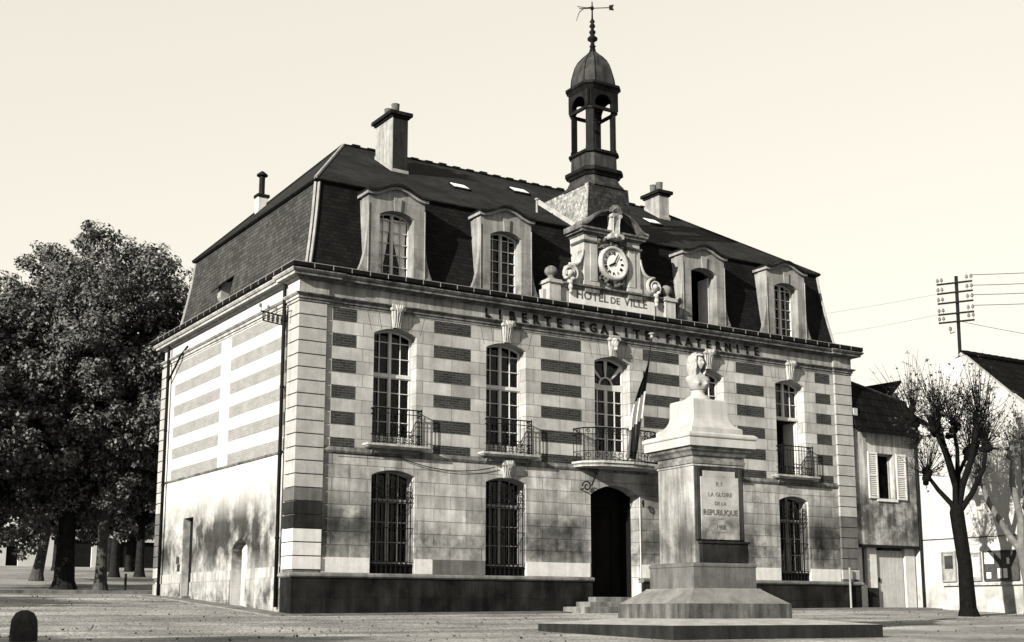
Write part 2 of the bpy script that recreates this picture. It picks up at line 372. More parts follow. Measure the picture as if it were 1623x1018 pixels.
def hall_walls():
    # front: openings
    holes = []
    for i, (x, h) in enumerate(zip(WX, HW)):
        zb = 4.62 if i != 2 else 4.66
        holes.append([(x-h, zb)]+arc(x-h, x+h, 7.63, 7.80)+[(x+h, zb)])
    lo = [[(x-h, 1.135)]+arc(x-h, x+h, 3.75, 3.90)+[(x+h, 1.135)] for i, (x, h) in enumerate(zip(WX, HW)) if i != 2]
    dl, dr = 9.36, 11.18
    m = MB()
    up = [(0.002, 4.30), (L-.002, 4.30), (L-.002, 8.85), (0.002, 8.85)]
    m.prism(up, holes, 0, .44, 'xz', 0)
    low = [(0.002, 1.09), (dl, 1.09)]+arc(dl, dr, 3.57, 3.87)+[(dr, 1.09), (L-.002, 1.09), (L-.002, 4.30), (0.002, 4.30)]
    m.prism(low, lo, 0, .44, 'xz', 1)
    for x in WX:
        for k in range(6):
            a = -.62+k*.25
            m.prism([(x+a*1.20, 7.66+(.16-abs(a)*.2)), (x+a*1.20+.012, 7.66+(.16-abs(a)*.2)), (x+a*1.42+.012, 8.22), (x+a*1.42, 8.22)], [], -.003, .01, 'xz', 2)
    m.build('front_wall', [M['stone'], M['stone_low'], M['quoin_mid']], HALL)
    # side wall (x = 0), with two doors
    m = MB()
    m.prism([(.445, 4.31), (D, 4.31), (D, 8.85), (.445, 8.85)], [], 0, .34, 'yz', 0)
    low = [(.445, -.3), (3.24, -.3), (3.24, 1.9)]+arc(3.24, 4.45, 1.9, 2.15)[1:-1]+[(4.45, 1.9), (4.45, -.3), (7.93, -.3), (7.93, 3.02), (8.86, 3.02), (8.86, -.3), (D, -.3), (D, 4.31), (.445, 4.31)]
    m.prism(low, [], 0, .34, 'yz', 1)
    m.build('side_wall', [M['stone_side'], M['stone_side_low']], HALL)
    m = MB(); m.box(L-.34, L, .445, D, -.2, 8.85); m.box(.445, L-.445, D-.34, D-.004, -.2, 8.85)
    m.build('rear_wall', M['stone_low'], HALL)
    # dark rooms behind the windows
    m = MB()
    m.box(.9, L-.9, 2.6, 2.7, .3, 11.6); m.box(.36, L-.36, .45, D-.4, 4.32, 4.42); m.box(.36, L-.36, .45, D-.4, 8.7, 8.8); m.box(.36, L-.36, .45, D-.4, .25, .4)
    for x in (4.6, 8.3, 12.2, 15.9): m.box(x, x+.1, .46, 2.6, .4, 8.75); m.box(x, x+.1, 1.0, 2.6, 8.8, 11.5)
    m.box(1.2, 1.3, .46, D-.4, .4, 8.7)
    m.build('interior_partition', M['interior'], HALL)
    # quoined corner pilasters
    def quoins(x0, x1, y0, y1, name, sooty=True):
        m = MB(); n = 21; top = 8.22
        for k in range(n):
            z1 = top-CO*k-.014; z0 = top-CO*(k+1)+.014
            if z0 < 1.1: z0 = 1.14
            mi = 0
            if k in (14,): mi = 3
            if k in (15, 16): mi = 1
            if k >= 17: mi = 2
            if k == 20: z0 = 1.14
            if not sooty: mi = 3 if 14 <= k <= 18 else 0
            if z1-z0 > .05: m.box(x0, x1, y0, y1, z0, z1, mi)
        m.box(x0+.035, x1-.035, y0+.035, y1-.035, 1.1, 8.3, 3)
        m.build(name, [M['quoin'], M['quoin_dark'], M['clean'], M['quoin_mid']], HALL, bevel=.008)
    quoins(-.07, PW, -.07, PS, 'quoin_pilaster')
    quoins(L-PW, L+.07, -.07, PS, 'quoin_pilaster', False)
    quoins(-.07, .2, D-.55, D+.07, 'quoin_pilaster', False)
    # brick bands
    cols = [(.935, 1.622), (4.02, 5.20), (7.61, 9.04)]
    cols += [(L-b, L-a) for a, b in cols]
    for a, b in cols:
        for k in range(6):
            z = 8.181-.7024*k
            m = MB(); m.box(a, b, -.010, .05, z-.335, z); m.build('brick_band', M['brick'], HALL)
    for a, b in ((.86, 5.11), (6.0, 10.34)):
        for k in range(6):
            z = 8.181-.7024*k
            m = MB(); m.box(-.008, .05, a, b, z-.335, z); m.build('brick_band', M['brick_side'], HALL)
    # string course
    m = MB()
    m.sweep([(0, PS+.02), (0, D-.57)][::-1], [(.0, 4.27), (.035, 4.28), (.05, 4.33), (.0, 4.35), (-.1, 4.35), (-.1, 4.27)], closed=False)
    m.sweep([(PW+.02, 0), (L-PW-.02, 0)], [(.0, 4.25), (.03, 4.26), (.06, 4.32), (.0, 4.445), (-.1, 4.445), (-.1, 4.25)], closed=False)
    m.build('string_course', M['cornice'], HALL)
    # white base course with a darker patched stone
    for a, b, mi in ((PW+.03, 2.155, 0), (3.485, 4.05, 0), (4.05, 5.72, 1), (7.09, 9.33, 0), (11.21, 13.33, 0), (14.74, 16.96, 0), (18.30, L-PW-.03, 0)):
        m = MB(); m.box(a, b-.004, -.014, .1, 1.135, 1.535); m.build('base_course', M['quoin_mid'] if mi else M['clean'], HALL, bevel=.006)
    # plinth
    m = MB()
    for a, b in ((-.10, 9.34), (11.20, L+.10)):
        m.box(a, b, -.10, .2, -.4, 1.0, 0)
    m.box(-.10, .2, .2, .60, -.4, 1.0, 0)
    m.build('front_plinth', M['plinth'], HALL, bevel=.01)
    m = MB()
    pr = [(.0, .98), (.13, 1.0), (.17, 1.04), (.17, 1.09), (.12, 1.13), (-.1, 1.13), (-.1, .98)]
    m.sweep([(0, .62), (0, 0), (9.36, 0)], [(q[0], q[1]) for q in pr], closed=False)
    m.sweep([(11.18, 0), (L, 0), (L, .6)], pr, closed=False)
    m.build('plinth_ledge', M['plinth_top'], HALL)
    m = MB()
    for a, b in ((.62, 3.22), (4.47, 7.90), (8.89, D+.06)):
        m.box(-.06, .1, a, b, -.4, 1.02)
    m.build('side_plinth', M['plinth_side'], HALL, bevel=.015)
    m = MB()
    for a, b in ((PS+.01, 3.22), (4.47, 7.9), (8.89, D-.56)): m.box(-.02, .1, a, b, 1.024, 1.30)
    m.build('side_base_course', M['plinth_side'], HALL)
hall_walls()

M['cornice_side'] = mat('side_cornice_stone', .34, var=.25, scale=1.3, streak=.3)  # side faces take a paler stone than the front
def side_paler(o, mt, n=(-1, 0, 0)):
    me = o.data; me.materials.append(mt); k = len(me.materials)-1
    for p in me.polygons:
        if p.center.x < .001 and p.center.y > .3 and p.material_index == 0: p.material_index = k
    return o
def hall_cornice():
    path = [(-.07, -.07), (PW, -.07), (PW, 0), (L-PW, 0), (L-PW, -.07), (L+.07, -.07), (L+.07, PS), (L, PS), (L, D), (0, D), (0, D-.55), (-.07, D-.55), (-.07, D-.549), (-.07, PS), ]
    path = [(-.07, -.07), (PW+.03, -.07), (PW+.03, 0), (L-PW-.03, 0), (L-PW-.03, -.07), (L+.07, -.07), (L+.07, PS+.03), (L, PS+.03), (L, D), (0, D), (0, PS+.03), (-.07, PS+.03)]
    m = MB()
    m.sweep(path, [(-.15, 8.225), (.02, 8.225), (.02, 8.28), (.005, 8.285), (.005, 8.295), (.05, 8.30), (.05, 8.375), (.08, 8.38), (.13, 8.42), (.13, 8.44), (-.15, 8.44)])
    side_paler(m.build('architrave', M['cornice'], HALL), M['cornice_side'])
    m = MB(); m.sweep(path, [(-.15, 8.442), (.012, 8.442), (.012, 8.80), (-.15, 8.80)])
    side_paler(m.build('frieze', M['frieze'], HALL), M['stone_side'])
    m = MB()
    m.sweep(path, [(-.15, 8.802), (.03, 8.802), (.05, 8.82), (.11, 8.84), (.11, 8.865), (.26, 8.872), (.26, 8.935), (.30, 8.95), (.34, 9.0), (.34, 9.03), (-.15, 9.03)])
    side_paler(m.build('cornice', M['cornice'], HALL), M['cornice_side'])
    rect = [(0, 0), (L, 0), (L, D), (0, D)]
    m = MB()
    m.sweep(rect, [(.05, 9.032), (.34, 9.032), (.39, 9.08), (.39, 9.185), (.37, 9.185), (.34, 9.08), (.05, 9.05)], mi=0)
    m.sweep(rect, [(.365, 9.187), (.40, 9.187), (.40, 9.203), (.365, 9.203)], mi=1)
    for i in range(38):
        x = .2+i*(L-.4)/37
        m.box(x-.009, x+.009, -.402, -.392, 9.07, 9.187, 1)
    for i in range(20):
        y = .4+i*(D-.8)/19
        m.box(-.402, -.392, y-.009, y+.009, 9.07, 9.187, 1)
    m.build('gutter', [M['gutter'], M['rim']], HALL)
    # fill under the roof
    m = MB(); m.box(.05, L-.05, .05, D-.05, 8.86, 9.02); m.box(-.04, L+.04, -.04, .3, 9.0, 9.031); m.build('eaves_board', M['cornice'], HALL)
    # motto
    txt = 'LIBERTE\u00b7EGALITE\u00b7FRATERNITE'
    x0, x1 = 5.76, 16.16; n = len(txt)
    for i, c in enumerate(txt):
        x = x0+(x1-x0)*i/(n-1)
        m = MB(); m.text(c, .37, Matrix.Translation((x, -.028, 8.505)) @ Matrix.Rotation(R(90), 4, 'X'), depth=.03, bold=.012)
        m.build('motto_letter', M['letter'], HALL)
hall_cornice()

# ---------------- roof
IB, IT, ZB, ZT = .24, .66, 9.06, 11.91
RZ, RX0, RX1, RY = 15.13, 3.75, L-3.75, D/2
def hall_roof():
    b = [(IB, IB), (L-IB, IB), (L-IB, D-IB), (IB, D-IB)]
    t = [(IT, IT), (L-IT, IT), (L-IT, D-.8), (IT, D-.8)]
    m = MB()
    n_ = 6
    def lerp(i, k):
        s = k/n_; c = s+.10*math.sin(PI*s)   # slight bell curve
        z = ZB+(ZT-ZB)*s
        return (b[i][0]+(t[i][0]-b[i][0])*c, b[i][1]+(t[i][1]-b[i][1])*c, z)
    for i in range(4):
        j = (i+1) % 4
        for k in range(n_):
            q = [lerp(i, k), lerp(j, k), lerp(j, k+1), lerp(i, k+1)]
            if i == 0: # front: leave openings behind the dormers
                xs = [q[0][0]]
                for x in DX: xs += [x-.80, x+.80]
                xs.append(q[1][0])
                for a in range(0, len(xs)-1):
                    if a % 2: continue
                    xa, xb = xs[a], xs[a+1]
                    xa0 = q[0][0] if a == 0 else xa; xa1 = q[3][0] if a == 0 else xa
                    xb0 = q[1][0] if a == len(xs)-2 else xb; xb1 = q[2][0] if a == len(xs)-2 else xb
                    m.poly([(xa0, q[0][1], q[0][2]), (xb0, q[0][1], q[0][2]), (xb1, q[3][1], q[3][2]), (xa1, q[3][1], q[3][2])], 0)
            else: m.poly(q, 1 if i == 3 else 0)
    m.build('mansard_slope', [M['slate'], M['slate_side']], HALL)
    e = .10
    E_ = [(IT-e, IT-e, ZT-.01), (L-IT+e, IT-e, ZT-.01), (L-IT+e, D-.8+e, ZT-.01), (IT-e, D-.8+e, ZT-.01)]
    R0, R1 = (RX0, RY, RZ), (RX1, RY, RZ)
    m = MB()
    m.poly([E_[0], E_[1], R1, R0]); m.poly([E_[1], E_[2], R1]); m.poly([E_[2], E_[3], R0, R1]); m.poly([E_[3], E_[0], R0])
    rt = m.build('upper_roof', M['slate_top'], HALL)
    m = MB()
    m.sweep([(IT, IT), (L-IT, IT), (L-IT, D-.8), (IT, D-.8)], [(-.02, 11.83), (.05, 11.83), (.11, 11.87), (.11, 11.905), (-.02, 11.905)])
    m.build('roof_break_moulding', M['zinc_dark'], rt)
    # lead hips and ridge
    m = MB()
    pts = [Vector(lerp(0, k)) for k in range(n_+1)]
    for dx, dy in ((-.015, .06), (.06, -.015)):
        m.tube([p+Vector((dx, dy, .0)) for p in pts], .045, 6)
    m.build('lead_hip', M['lead'], rt)
    for q in ([Vector(lerp(3, k)) for k in range(n_+1)], [Vector(lerp(1, k)) for k in range(n_+1)], [Vector(E_[0]), Vector(R0)]):
        m = MB(); m.tube(q, .05, 6); m.build('lead_hip', M['lead'], rt)
    m = MB()
    for a, b in ((R0, R1), (E_[1], R1), (E_[3], R0)): m.tube([a, b], .05, 6)
    for i in range(24):
        x = RX0+.3+i*(RX1-RX0-.5)/23; m.box(x, x+.28, RY-.07, RY+.07, RZ, RZ+.06+.02*(i % 3 == 0))
    m.build('ridge_tiles', M['zinc_dark'], rt)
    # skylights
    sl = (RZ-ZT)/(RY-IT)
    def zr(y): return ZT+(y-IT)*sl
    for x0, x1, y0, y1 in ((6.15, 6.75, 2.62, 3.05), (9.1, 9.75, 3.75, 4.2), (14.35, 14.95, 3.15, 3.65)):
        m = MB(); n = Vector((0, -sl, 1))
        m.slab([(x0, y0, zr(y0)+.10), (x1, y0, zr(y0)+.10), (x1, y1, zr(y1)+.10), (x0, y1, zr(y1)+.10)], n, .12)
        s = m.build('skylight', M['zinc_dark'], rt); m = MB()
        m.slab([(x0+.05, y0+.05, zr(y0+.05)+.12), (x1-.05, y0+.05, zr(y0+.05)+.12), (x1-.05, y1-.05, zr(y1-.05)+.12), (x0+.05, y1-.05, zr(y1-.05)+.12)], n, .03)
        s = m.build('skylight_pane', M['skylight'], rt)
    m = MB(); m.tube([(8.55, 1.6, 12.3), (8.55, 1.6, 12.95)], .035, 6); m.lathe([(.07, 0), (.07, .05)], (8.55, 1.6, 12.95), 8); m.build('vent_pipe', M['lead'], rt)
    # roof hatch on the left slope
    m = MB(); m.prism([(.30, 9.5), (.12, 9.75), (.16, 10.15), (.5, 10.3), (.5, 9.5)], [], 6.62, 6.92, 'xz', 0); m.slab([(.0, 6.45, 10.05), (-.02, 7.15, 9.98), (.48, 7.1, 10.42), (.48, 6.5, 10.46)], (-.3, .1, 1), .04, 1)
    o = m.build('roof_hatch', [M['lead'], M['zinc_dark']], HALL)
    # rear-left chimney
    m = MB(); m.box(1.85, 2.2, 8.25, 8.55, 12.2, 13.75, 0); m.box(1.81, 2.24, 8.21, 8.59, 13.75, 13.85, 1)
    c = m.build('chimney', [M['clean'], M['zinc_dark']], HALL, bevel=.01)
    m = MB(); m.lathe([(.10, 0), (.10, .62), (.08, .66)], (2.02, 8.4, 13.85), 10); m.lathe([(.19, 0), (.19, .04), (.05, .16)], (2.02, 8.4, 14.52), 10); m.build('chimney_pot', M['zinc_dark'], c)
    def chimney(x0, x1, y0, y1, zb, zt, dark):
        m = MB(); m.box(x0, x1, y0, y1, zb, zt, 0)
        if dark: m.box(x0+.02, x1+.004, y0-.004, y1-.1, zb, zt-.002, 3)
        m.prism([(y0-.03, zr(y0)+.12-.03*sl), (y0-.03, zr(y0)-.1), (y1, zr(y1)-.1), (y1, zr(y1)+.12)], [], x0-.03, x1+.03, 'yz', 1)
        m.box(x0-.05, x1+.05, y0-.05, y1+.05, zt, zt+.07, 2); m.box(x0-.12, x1+.12, y0-.12, y1+.12, zt+.07, zt+.19, 2)
        c = m.build('chimney', [M['chim'], M['lead'], M['zinc_dark'], M['quoin_dark']], HALL, bevel=.008)
        for t in (.3, .72):
            m = MB(); m.lathe([(.13, 0), (.12, .15), (.13, .36), (.14, .38), (.10, .38)], ((x0+x1)/2, y0+(y1-y0)*t, zt+.19), 12); m.build('chimney_pot', M['pot'], c)
    chimney(4.31, 4.85, 3.36, 4.53, 13.3, 15.42, 1)
    chimney(15.90, 16.36, 4.55, 5.4, 13.9, 15.27, 0)
M['chim'] = mat('chimney_render', .28, var=.35, scale=2.2, streak=.4); M['pot'] = mat('chimney_pot_clay', .09, var=.3, scale=6)
DX = [CX-7.40, CX-3.80, CX+3.80, CX+7.45]
hall_roof()

# ---------------- windows
def sash(m, x, h, zb, zs, zt, y, mi=0, fw=.055, mull=.045, cols=2, zones=(), bar=.0105, th=.05, leafgap=True):
    """painted frame with glazing-bar openings; zones=[(z0,z1,rows)]"""
    holes = []
    out = [(x-h, zb)]+arc(x-h, x+h, zs, zt)+[(x+h, zb)]
    for z0, z1, rows in zones:
        for side in (-1, 1):
            a0, a1 = (x-h+fw, x-mull) if side < 0 else (x+mull, x+h-fw)
            cw = (a1-a0+bar*2)/cols-bar*2
            for c in range(cols):
                xa = a0+c*(cw+2*bar); xb = xa+cw
                for r in range(rows):
                    hh = (z1-z0+bar*2)/rows-bar*2
                    za = z0+r*(hh+2*bar); zc = za+hh
                    lim = lambda q: min(zc, arcz(q, x-h, x+h, zs, zt)-fw)
                    if lim(xa) < za+.02 and lim(xb) < za+.02: continue
                    if lim(xa) >= zc-1e-4 and lim(xb) >= zc-1e-4: holes.append([(xa, za), (xb, za), (xb, zc), (xa, zc)])
                    else:
                        holes.append([(xa, za), (xb, za)]+[(xb+(xa-xb)*i/5, max(za+.01, lim(xb+(xa-xb)*i/5))) for i in range(6)])
    m.prism(out, holes, y-th, y, 'xz', mi)
    return out

def bar_rail(m, x0, x1, y, zb, zt, n, r=.010, front=True):
    m.box(x0, x1, y-.018, y+.018, zt-.03, zt)
    m.box(x0, x1, y-.012, y+.012, zt-.16, zt-.14)
    m.box(x0, x1, y-.012, y+.012, zb+.04, zb+.06); m.box(x0, x1, y-.012, y+.012, zb+.27, zb+.285)
    for i in range(n+1):
        x = x0+(x1-x0)*i/n; m.tube([(x, y, zb), (x, y, zt-.02)], r, 5)
def scroll_row(m, x0, x1, y, z0, z1, n, r=.011):
    w = (x1-x0)/n; rr = min(w, z1-z0)*.42
    for i in range(n):
        c = x0+w*(i+.5)
        for cz, s in ((z0+(z1-z0)*.3, 1), (z0+(z1-z0)*.72, -1)):
            pts = []
            for k in range(13):
                a = k/12*2.6*PI; q = rr*(1-.055*k); pts.append((c+s*q*math.cos(a)*.9, y, cz+q*math.sin(a)*.62))
            m.tube(pts, r, 4)

def balconet(x, hw_slab=.95, proj=.33, rh=.70):
    z = 4.50
    m = MB()
    m.sweep([(x-hw_slab+.1, -.0001), (x-hw_slab+.1, -proj+.1), (x+hw_slab-.1, -proj+.1), (x+hw_slab-.1, -.0001)], [(-.1, z-.05), (0, z-.05), (.06, z-.02), (.06, z+.0), (.1, z+.01), (.1, z+.065), (-.1, z+.065)], closed=False, mi=0)
    m.box(x-hw_slab+.12, x+hw_slab-.12, -proj+.12, -.001, z-.045, z+.06, 0)
    # carved apron and brackets under
    m.prism([(x-.72, z-.05), (x-.62, z-.17), (x+.62, z-.17), (x+.72, z-.05)], [], -.16, -.001, 'xz', 1)
    for s in (-1, 1): m.prism([(-.001, z-.05), (-proj+.12, z-.05), (-.14, z-.12), (-.06, z-.22), (-.001, z-.24)], [], x+s*.66-.06, x+s*.66+.06, 'yz', 1)
    b = m.build('balcony', [M['sill'], M['quoin_mid']], HALL)
    m = MB(); y = -proj+.07; zb, zt = z+.065, 5.55
    bar_rail(m, x-rh, x+rh, y, zb, zt, 11)
    scroll_row(m, x-rh, x+rh, y, zb+.03, zb+.29, 7)
    for s in (-1, 1):
        xx = x+s*rh
        m.box(xx-.015, xx+.015, y, -.0, zt-.03, zt); m.box(xx-.01, xx+.01, y, 0, zb+.04, zb+.06); m.box(xx-.01, xx+.01, y, 0, zb+.27, zb+.285); m.box(xx-.01, xx+.01, y, 0, zt-.16, zt-.14)
        for q in (.33, .66): m.tube([(xx, y*q, zb), (xx, y*q, zt)], .010, 5)
        m.tube([(xx, y, zb-.02), (xx, y, zt+.03)], .018, 6)
    m.build('railing', M['iron'], b)
M['sill'] = mat('balcony_slab_stone', .36, var=.3, scale=3, streak=.4)

def keystone(name, x, zt, h, w, face):
    m = MB(); zb = zt-h
    m.prism([(x-w*.62, zb), (x+w*.62, zb), (x+w*.95, zt-.10), (x-w*.95, zt-.10)], [], -.10, .0-.001, 'xz')
    m.prism([(-.001, zb), (-.07, zb), (-.12, zb+h*.3), (-.16, zt-.14), (-.001, zt-.14)], [], x-w*.45, x+w*.45, 'yz')
    m.box(x-w*1.12, x+w*1.12, -.17, -.001, zt-.05, zt)
    for q in (-1, 1):
        m.tube([(x+q*w*.86, -.20, zt-.115), (x+q*w*.86, -.02, zt-.115)], w*.36, 12)
        m.tube([(x+q*w*.45, -.09, zb+.03), (x+q*w*.55, -.14, zb+h*.45), (x+q*w*.72, -.17, zt-.13)], [.018, .024, .03], 6)
        m.tube([(x+q*w*.14, -.10, zb+.02), (x+q*w*.20, -.16, zb+h*.45), (x+q*w*.28, -.20, zt-.12)], [.014, .02, .026], 6)
    if face:
        m.mesh(blob([((x, -.20, zt-.28), (.095, .09, .13)), ((x, -.275, zt-.29), (.018, .03, .04)), ((x, -.26, zt-.36), (.035, .025, .012)), ((x-.04, -.265, zt-.23), (.03, .02, .012)), ((x+.04, -.265, zt-.23), (.03, .02, .012)), ((x, -.21, zt-.43), (.06, .07, .06)), ((x, -.19, zt-.13), (.12, .09, .06)), ((x-.1, -.17, zt-.22), (.035, .06, .11)), ((x+.1, -.17, zt-.22), (.035, .06, .11))], .012, 1))
    else:
        for q in (-.6, -.2, .2, .6): m.tube([(x+q*w, -.20, zt-.02), (x+q*w*.7, -.22, zt-.11), (x+q*w*.3, -.19, zt-.24)], [.028, .036, .014], 6)
    m.build(name, M['ornament'], HALL, smooth=False)

def hall_windows():
    rooms = []
    for i, (x, h) in enumerate(zip(WX, HW)):
        y = .39
        # first floor
        m = MB()
        if i == 2:
            zb, zs, zt = 4.66, 7.63, 7.80
            # outer frame and fanlight
            out = [(x-h, zb)]+arc(x-h, x+h, zs, zt)+[(x+h, zb)]
            holes = []
            zf = 6.98
            r1, r2 = .26, .58
            for a in range(4):
                a0 = a*PI/4+.06; a1 = (a+1)*PI/4-.06
                pts = [(x+r1*math.cos(t)+.0, zf+r1*math.sin(t)) for t in np.linspace(a0, a1, 4)]
                q = []
                for t in np.linspace(a1-.02, a0+.02, 5):
                    rr = .60/max(abs(math.cos(t)), 1e-3); px = x+min(rr, .95)*math.cos(t); pz = zf+min(rr, .95)*math.sin(t)
                    lim = arcz(px, x-h, x+h, zs, zt)-.05; k = min(1, (lim-zf)/(pz-zf)) if pz > zf+1e-3 else 1
                    q.append((x+(px-x)*k, zf+(pz-zf)*k))
                holes.append(pts+q)
            holes.append([(x-.22, zf), (x+.22, zf)]+[(x+.22*math.cos(t), zf+.22*math.sin(t)) for t in np.linspace(.05, PI-.05, 9)])
            for s in (-1, 1):
                a0, a1 = (x-h+.07, x-.05) if s < 0 else (x+.05, x+h-.07)
                cw = (a1-a0-.03)/2
                for c in range(2):
                    for r in range(5):
                        hh = (6.82-4.95-.12)/5
                        xa = a0+c*(cw+.03); za = 4.95+r*(hh+.03); holes.append([(xa, za), (xa+cw, za), (xa+cw, za+hh), (xa, za+hh)])
            m.prism(out, holes, y-.05, y, 'xz')
        else:
            zones = [(6.60, 7.9, 3)]
            if i != 4: zones.append((4.86, 6.46, 4))
            else: zones.append((4.62, 6.46, 1))
            zb, zs, zt = 4.62, 7.63, 7.80
            if i != 4: sash(m, x, h, zb, zs, zt, y, zones=zones)
            else:
                sash(m, x, h, 6.47, zs, zt, y, zones=zones[:1])
                m.box(x-h, x-h+.055, y-.05, y, 4.62, 6.47); m.box(x+h-.055, x+h, y-.05, y, 4.62, 6.47)
                m.box(x+h-.10, x+h-.06, y, y+.55, 4.68, 6.44)
            m.box(x-h+.002, x+h-.002, y-.08, y-.05, 6.49, 6.57)
            m.box(x-.035, x+.035, y-.075, y-.05, 6.57 if i == 4 else 4.64, 7.72)
        w = m.build('window', M['paint'], HALL)
        m = MB(); 
        m.box(x-h+.01, x+h-.01, y+.005, y+.012, 4.7 if i != 4 else 6.5, 7.66); m.build('pane', M['glass'], w)
        if i in (0, 1, 3):
            m = MB()
            for s in (-1, 1):
                pts = [(x+s*(.25+.36*k/10), y+.10+.02*math.sin(k*2.2)) for k in range(11)]
        # keystones
        keystone('keystone', x, 8.45, .64, .17, i == 2)
        if i != 2: balconet(x)
        # ground floor window with grille
        if i != 2:
            m = MB()
            sash(m, x, h, 1.135, 3.75, 3.90, y, zones=[(1.45, 3.05, 3), (3.15, 4.0, 1)], mull=.045, fw=.05, bar=.008)
            w = m.build('window', M['paint_dull'], HALL)
            m = MB(); m.box(x-h+.01, x+h-.01, y+.005, y+.012, 1.15, 3.8); m.build('pane', M['glass'], w)
            m = MB(); yy = .06
            for k in range(9):
                q = x-h+.08+k*(2*h-.16)/8; m.tube([(q, yy, 1.14), (q, yy, 3.72)], .014, 5)
            for z in (1.35, 1.45, 2.35, 3.05, 3.18): m.box(x-h, x+h, yy-.015, yy+.015, z-.012, z+.012)
            scroll_row(m, x-h+.05, x+h-.05, yy, 3.2, 3.55, 6)
            m.box(x-h+.02, x+h-.02, yy+.03, yy+.05, 1.14, 1.4)
            m.build('grille', M['iron'], w)
            if i == 1: keystone('keystone', x, 4.38, .50, .16, False)
    # door: near-black leaves stand in for the dark of the open entrance
    dl, dr = 9.36, 11.18
    m = MB()
    m.prism([(dl-.2, .3), (dl-.2, 3.9), (dr+.2, 3.9), (dr+.2, .3)], [[(dl+.32, .35), (dl+.32, 3.3), (dr-.32, 3.3), (dr-.32, .35)]], 1.0, 1.06, 'xz', 0)
    m.build('door_frame', M['door'], HALL)
    for a, b in ((dl+.33, CX+.04), (CX+.06, dr-.33)):
        m = MB(); m.box(a, b, 1.04, 1.09, .5, 3.29); m.box(a+.1, b-.1, 1.02, 1.04, .7, 1.6); m.box(a+.1, b-.1, 1.02, 1.04, 1.75, 3.1)
        d = m.build('door', M['door'], HALL, bevel=.008)
    m = MB(); m.tube([(CX+.12, .98, 1.5), (CX+.12, .98, 1.7)], .02, 6); m.build('handle', M['iron'], d)
    m = MB(); m.box(dl-.1, dl, .445, 1.3, .3, 4.3); m.box(dr, dr+.1, .445, 1.3, .3, 4.3); m.box(dl-.1, dr+.1, .445, 1.3, 3.95, 4.05); m.build('door_passage', M['interior'], HALL)
    # pale strip on the right jamb puts its sunlit brightness into the colour
    m = MB(); m.box(dr+.001, dr+.03, -.02, .33, .5, 3.58); m.build('door_jamb', M['clean'], HALL)
    # doorway lower jambs beside the plinth
    for a, b in ((dl-.3, dl), (dr+.002, dr+.3)):
        m = MB(); m.box(a, b, .0, .5, .3, 1.085); m.build('door_pier', M['quoin'], HALL)
    for k, (hw, y, z) in enumerate(((1.10, -.45, .56), (1.55, -.80, .42), (2.0, -1.15, .28))):
        m = MB(); m.box(CX+.05-hw, CX+.05+hw, y, .6 if k == 0 else -.101, z-.5, z-.001*k); m.build('door_step', M['plinth_top'], HALL, bevel=.015)
    # big balcony over the door
    m = MB()
    prof = [(8.73, 0), (8.80, -.45), (9.25, -.80), (10.226, -.95), (11.2, -.80), (11.65, -.45), (11.72, 0)]
    m.sweep(prof, [(-.3, 4.33), (-.04, 4.33), (.0, 4.37), (.0, 4.41), (.05, 4.43), (.05, 4.49), (-.3, 4.49)], closed=False, mi=0)
    m.prism(prof, [], 4.335, 4.485, 'xy', 0)
    b = m.build('balcony', [M['sill'], M['quoin_mid']], HALL)
    m = MB(); zb, zt = 4.49, 5.47
    rp = [Vector((p[0]*.985+10.226*.015, p[1]*.94, 0)) for p in prof]
    for z, r in ((zt, .022), (zt-.18, .010), (zb+.05, .012), (zb+.30, .010)): m.tube([(p.x, p.y, z) for p in rp], r, 6)
    for a, c in zip(rp[:-1], rp[1:]):
        Ln = (c-a).length; n = max(2, int(Ln/.13))
        for k in range(n):
            p = a+(c-a)*k/n; m.tube([(p.x, p.y, zb), (p.x, p.y, zt)], .009, 5)
        ux = (c-a).normalized()
        for zc, rr in ((zb+.17, .10), (zt-.09, .07)):
            for k in range(max(1, int(Ln/.22))):
                p = a+(c-a)*(k+.5)/max(1, int(Ln/.22)); pts = []
                for q in range(12):
                    t = q/11*2.5*PI; w = rr*(1-.05*q); s = 1 if k % 2 else -1
                    pts.append((p.x+ux.x*s*w*math.cos(t), p.y+ux.y*s*w*math.cos(t), zc+w*math.sin(t)*.9))
                m.tube(pts, .010, 4)
    # scroll panel at the middle
    for s in (-1, 1):
        for zc in (4.75, 5.2):
            pts = []
            for q in range(14):
                t = q/13*2.8*PI; w = .13*(1-.055*q); pts.append((10.9+s*.11+s*w*math.cos(t), -.86, zc+w*math.sin(t)))
            m.tube(pts, .014, 5)
    m.build('railing', M['iron'], b)
hall_windows()

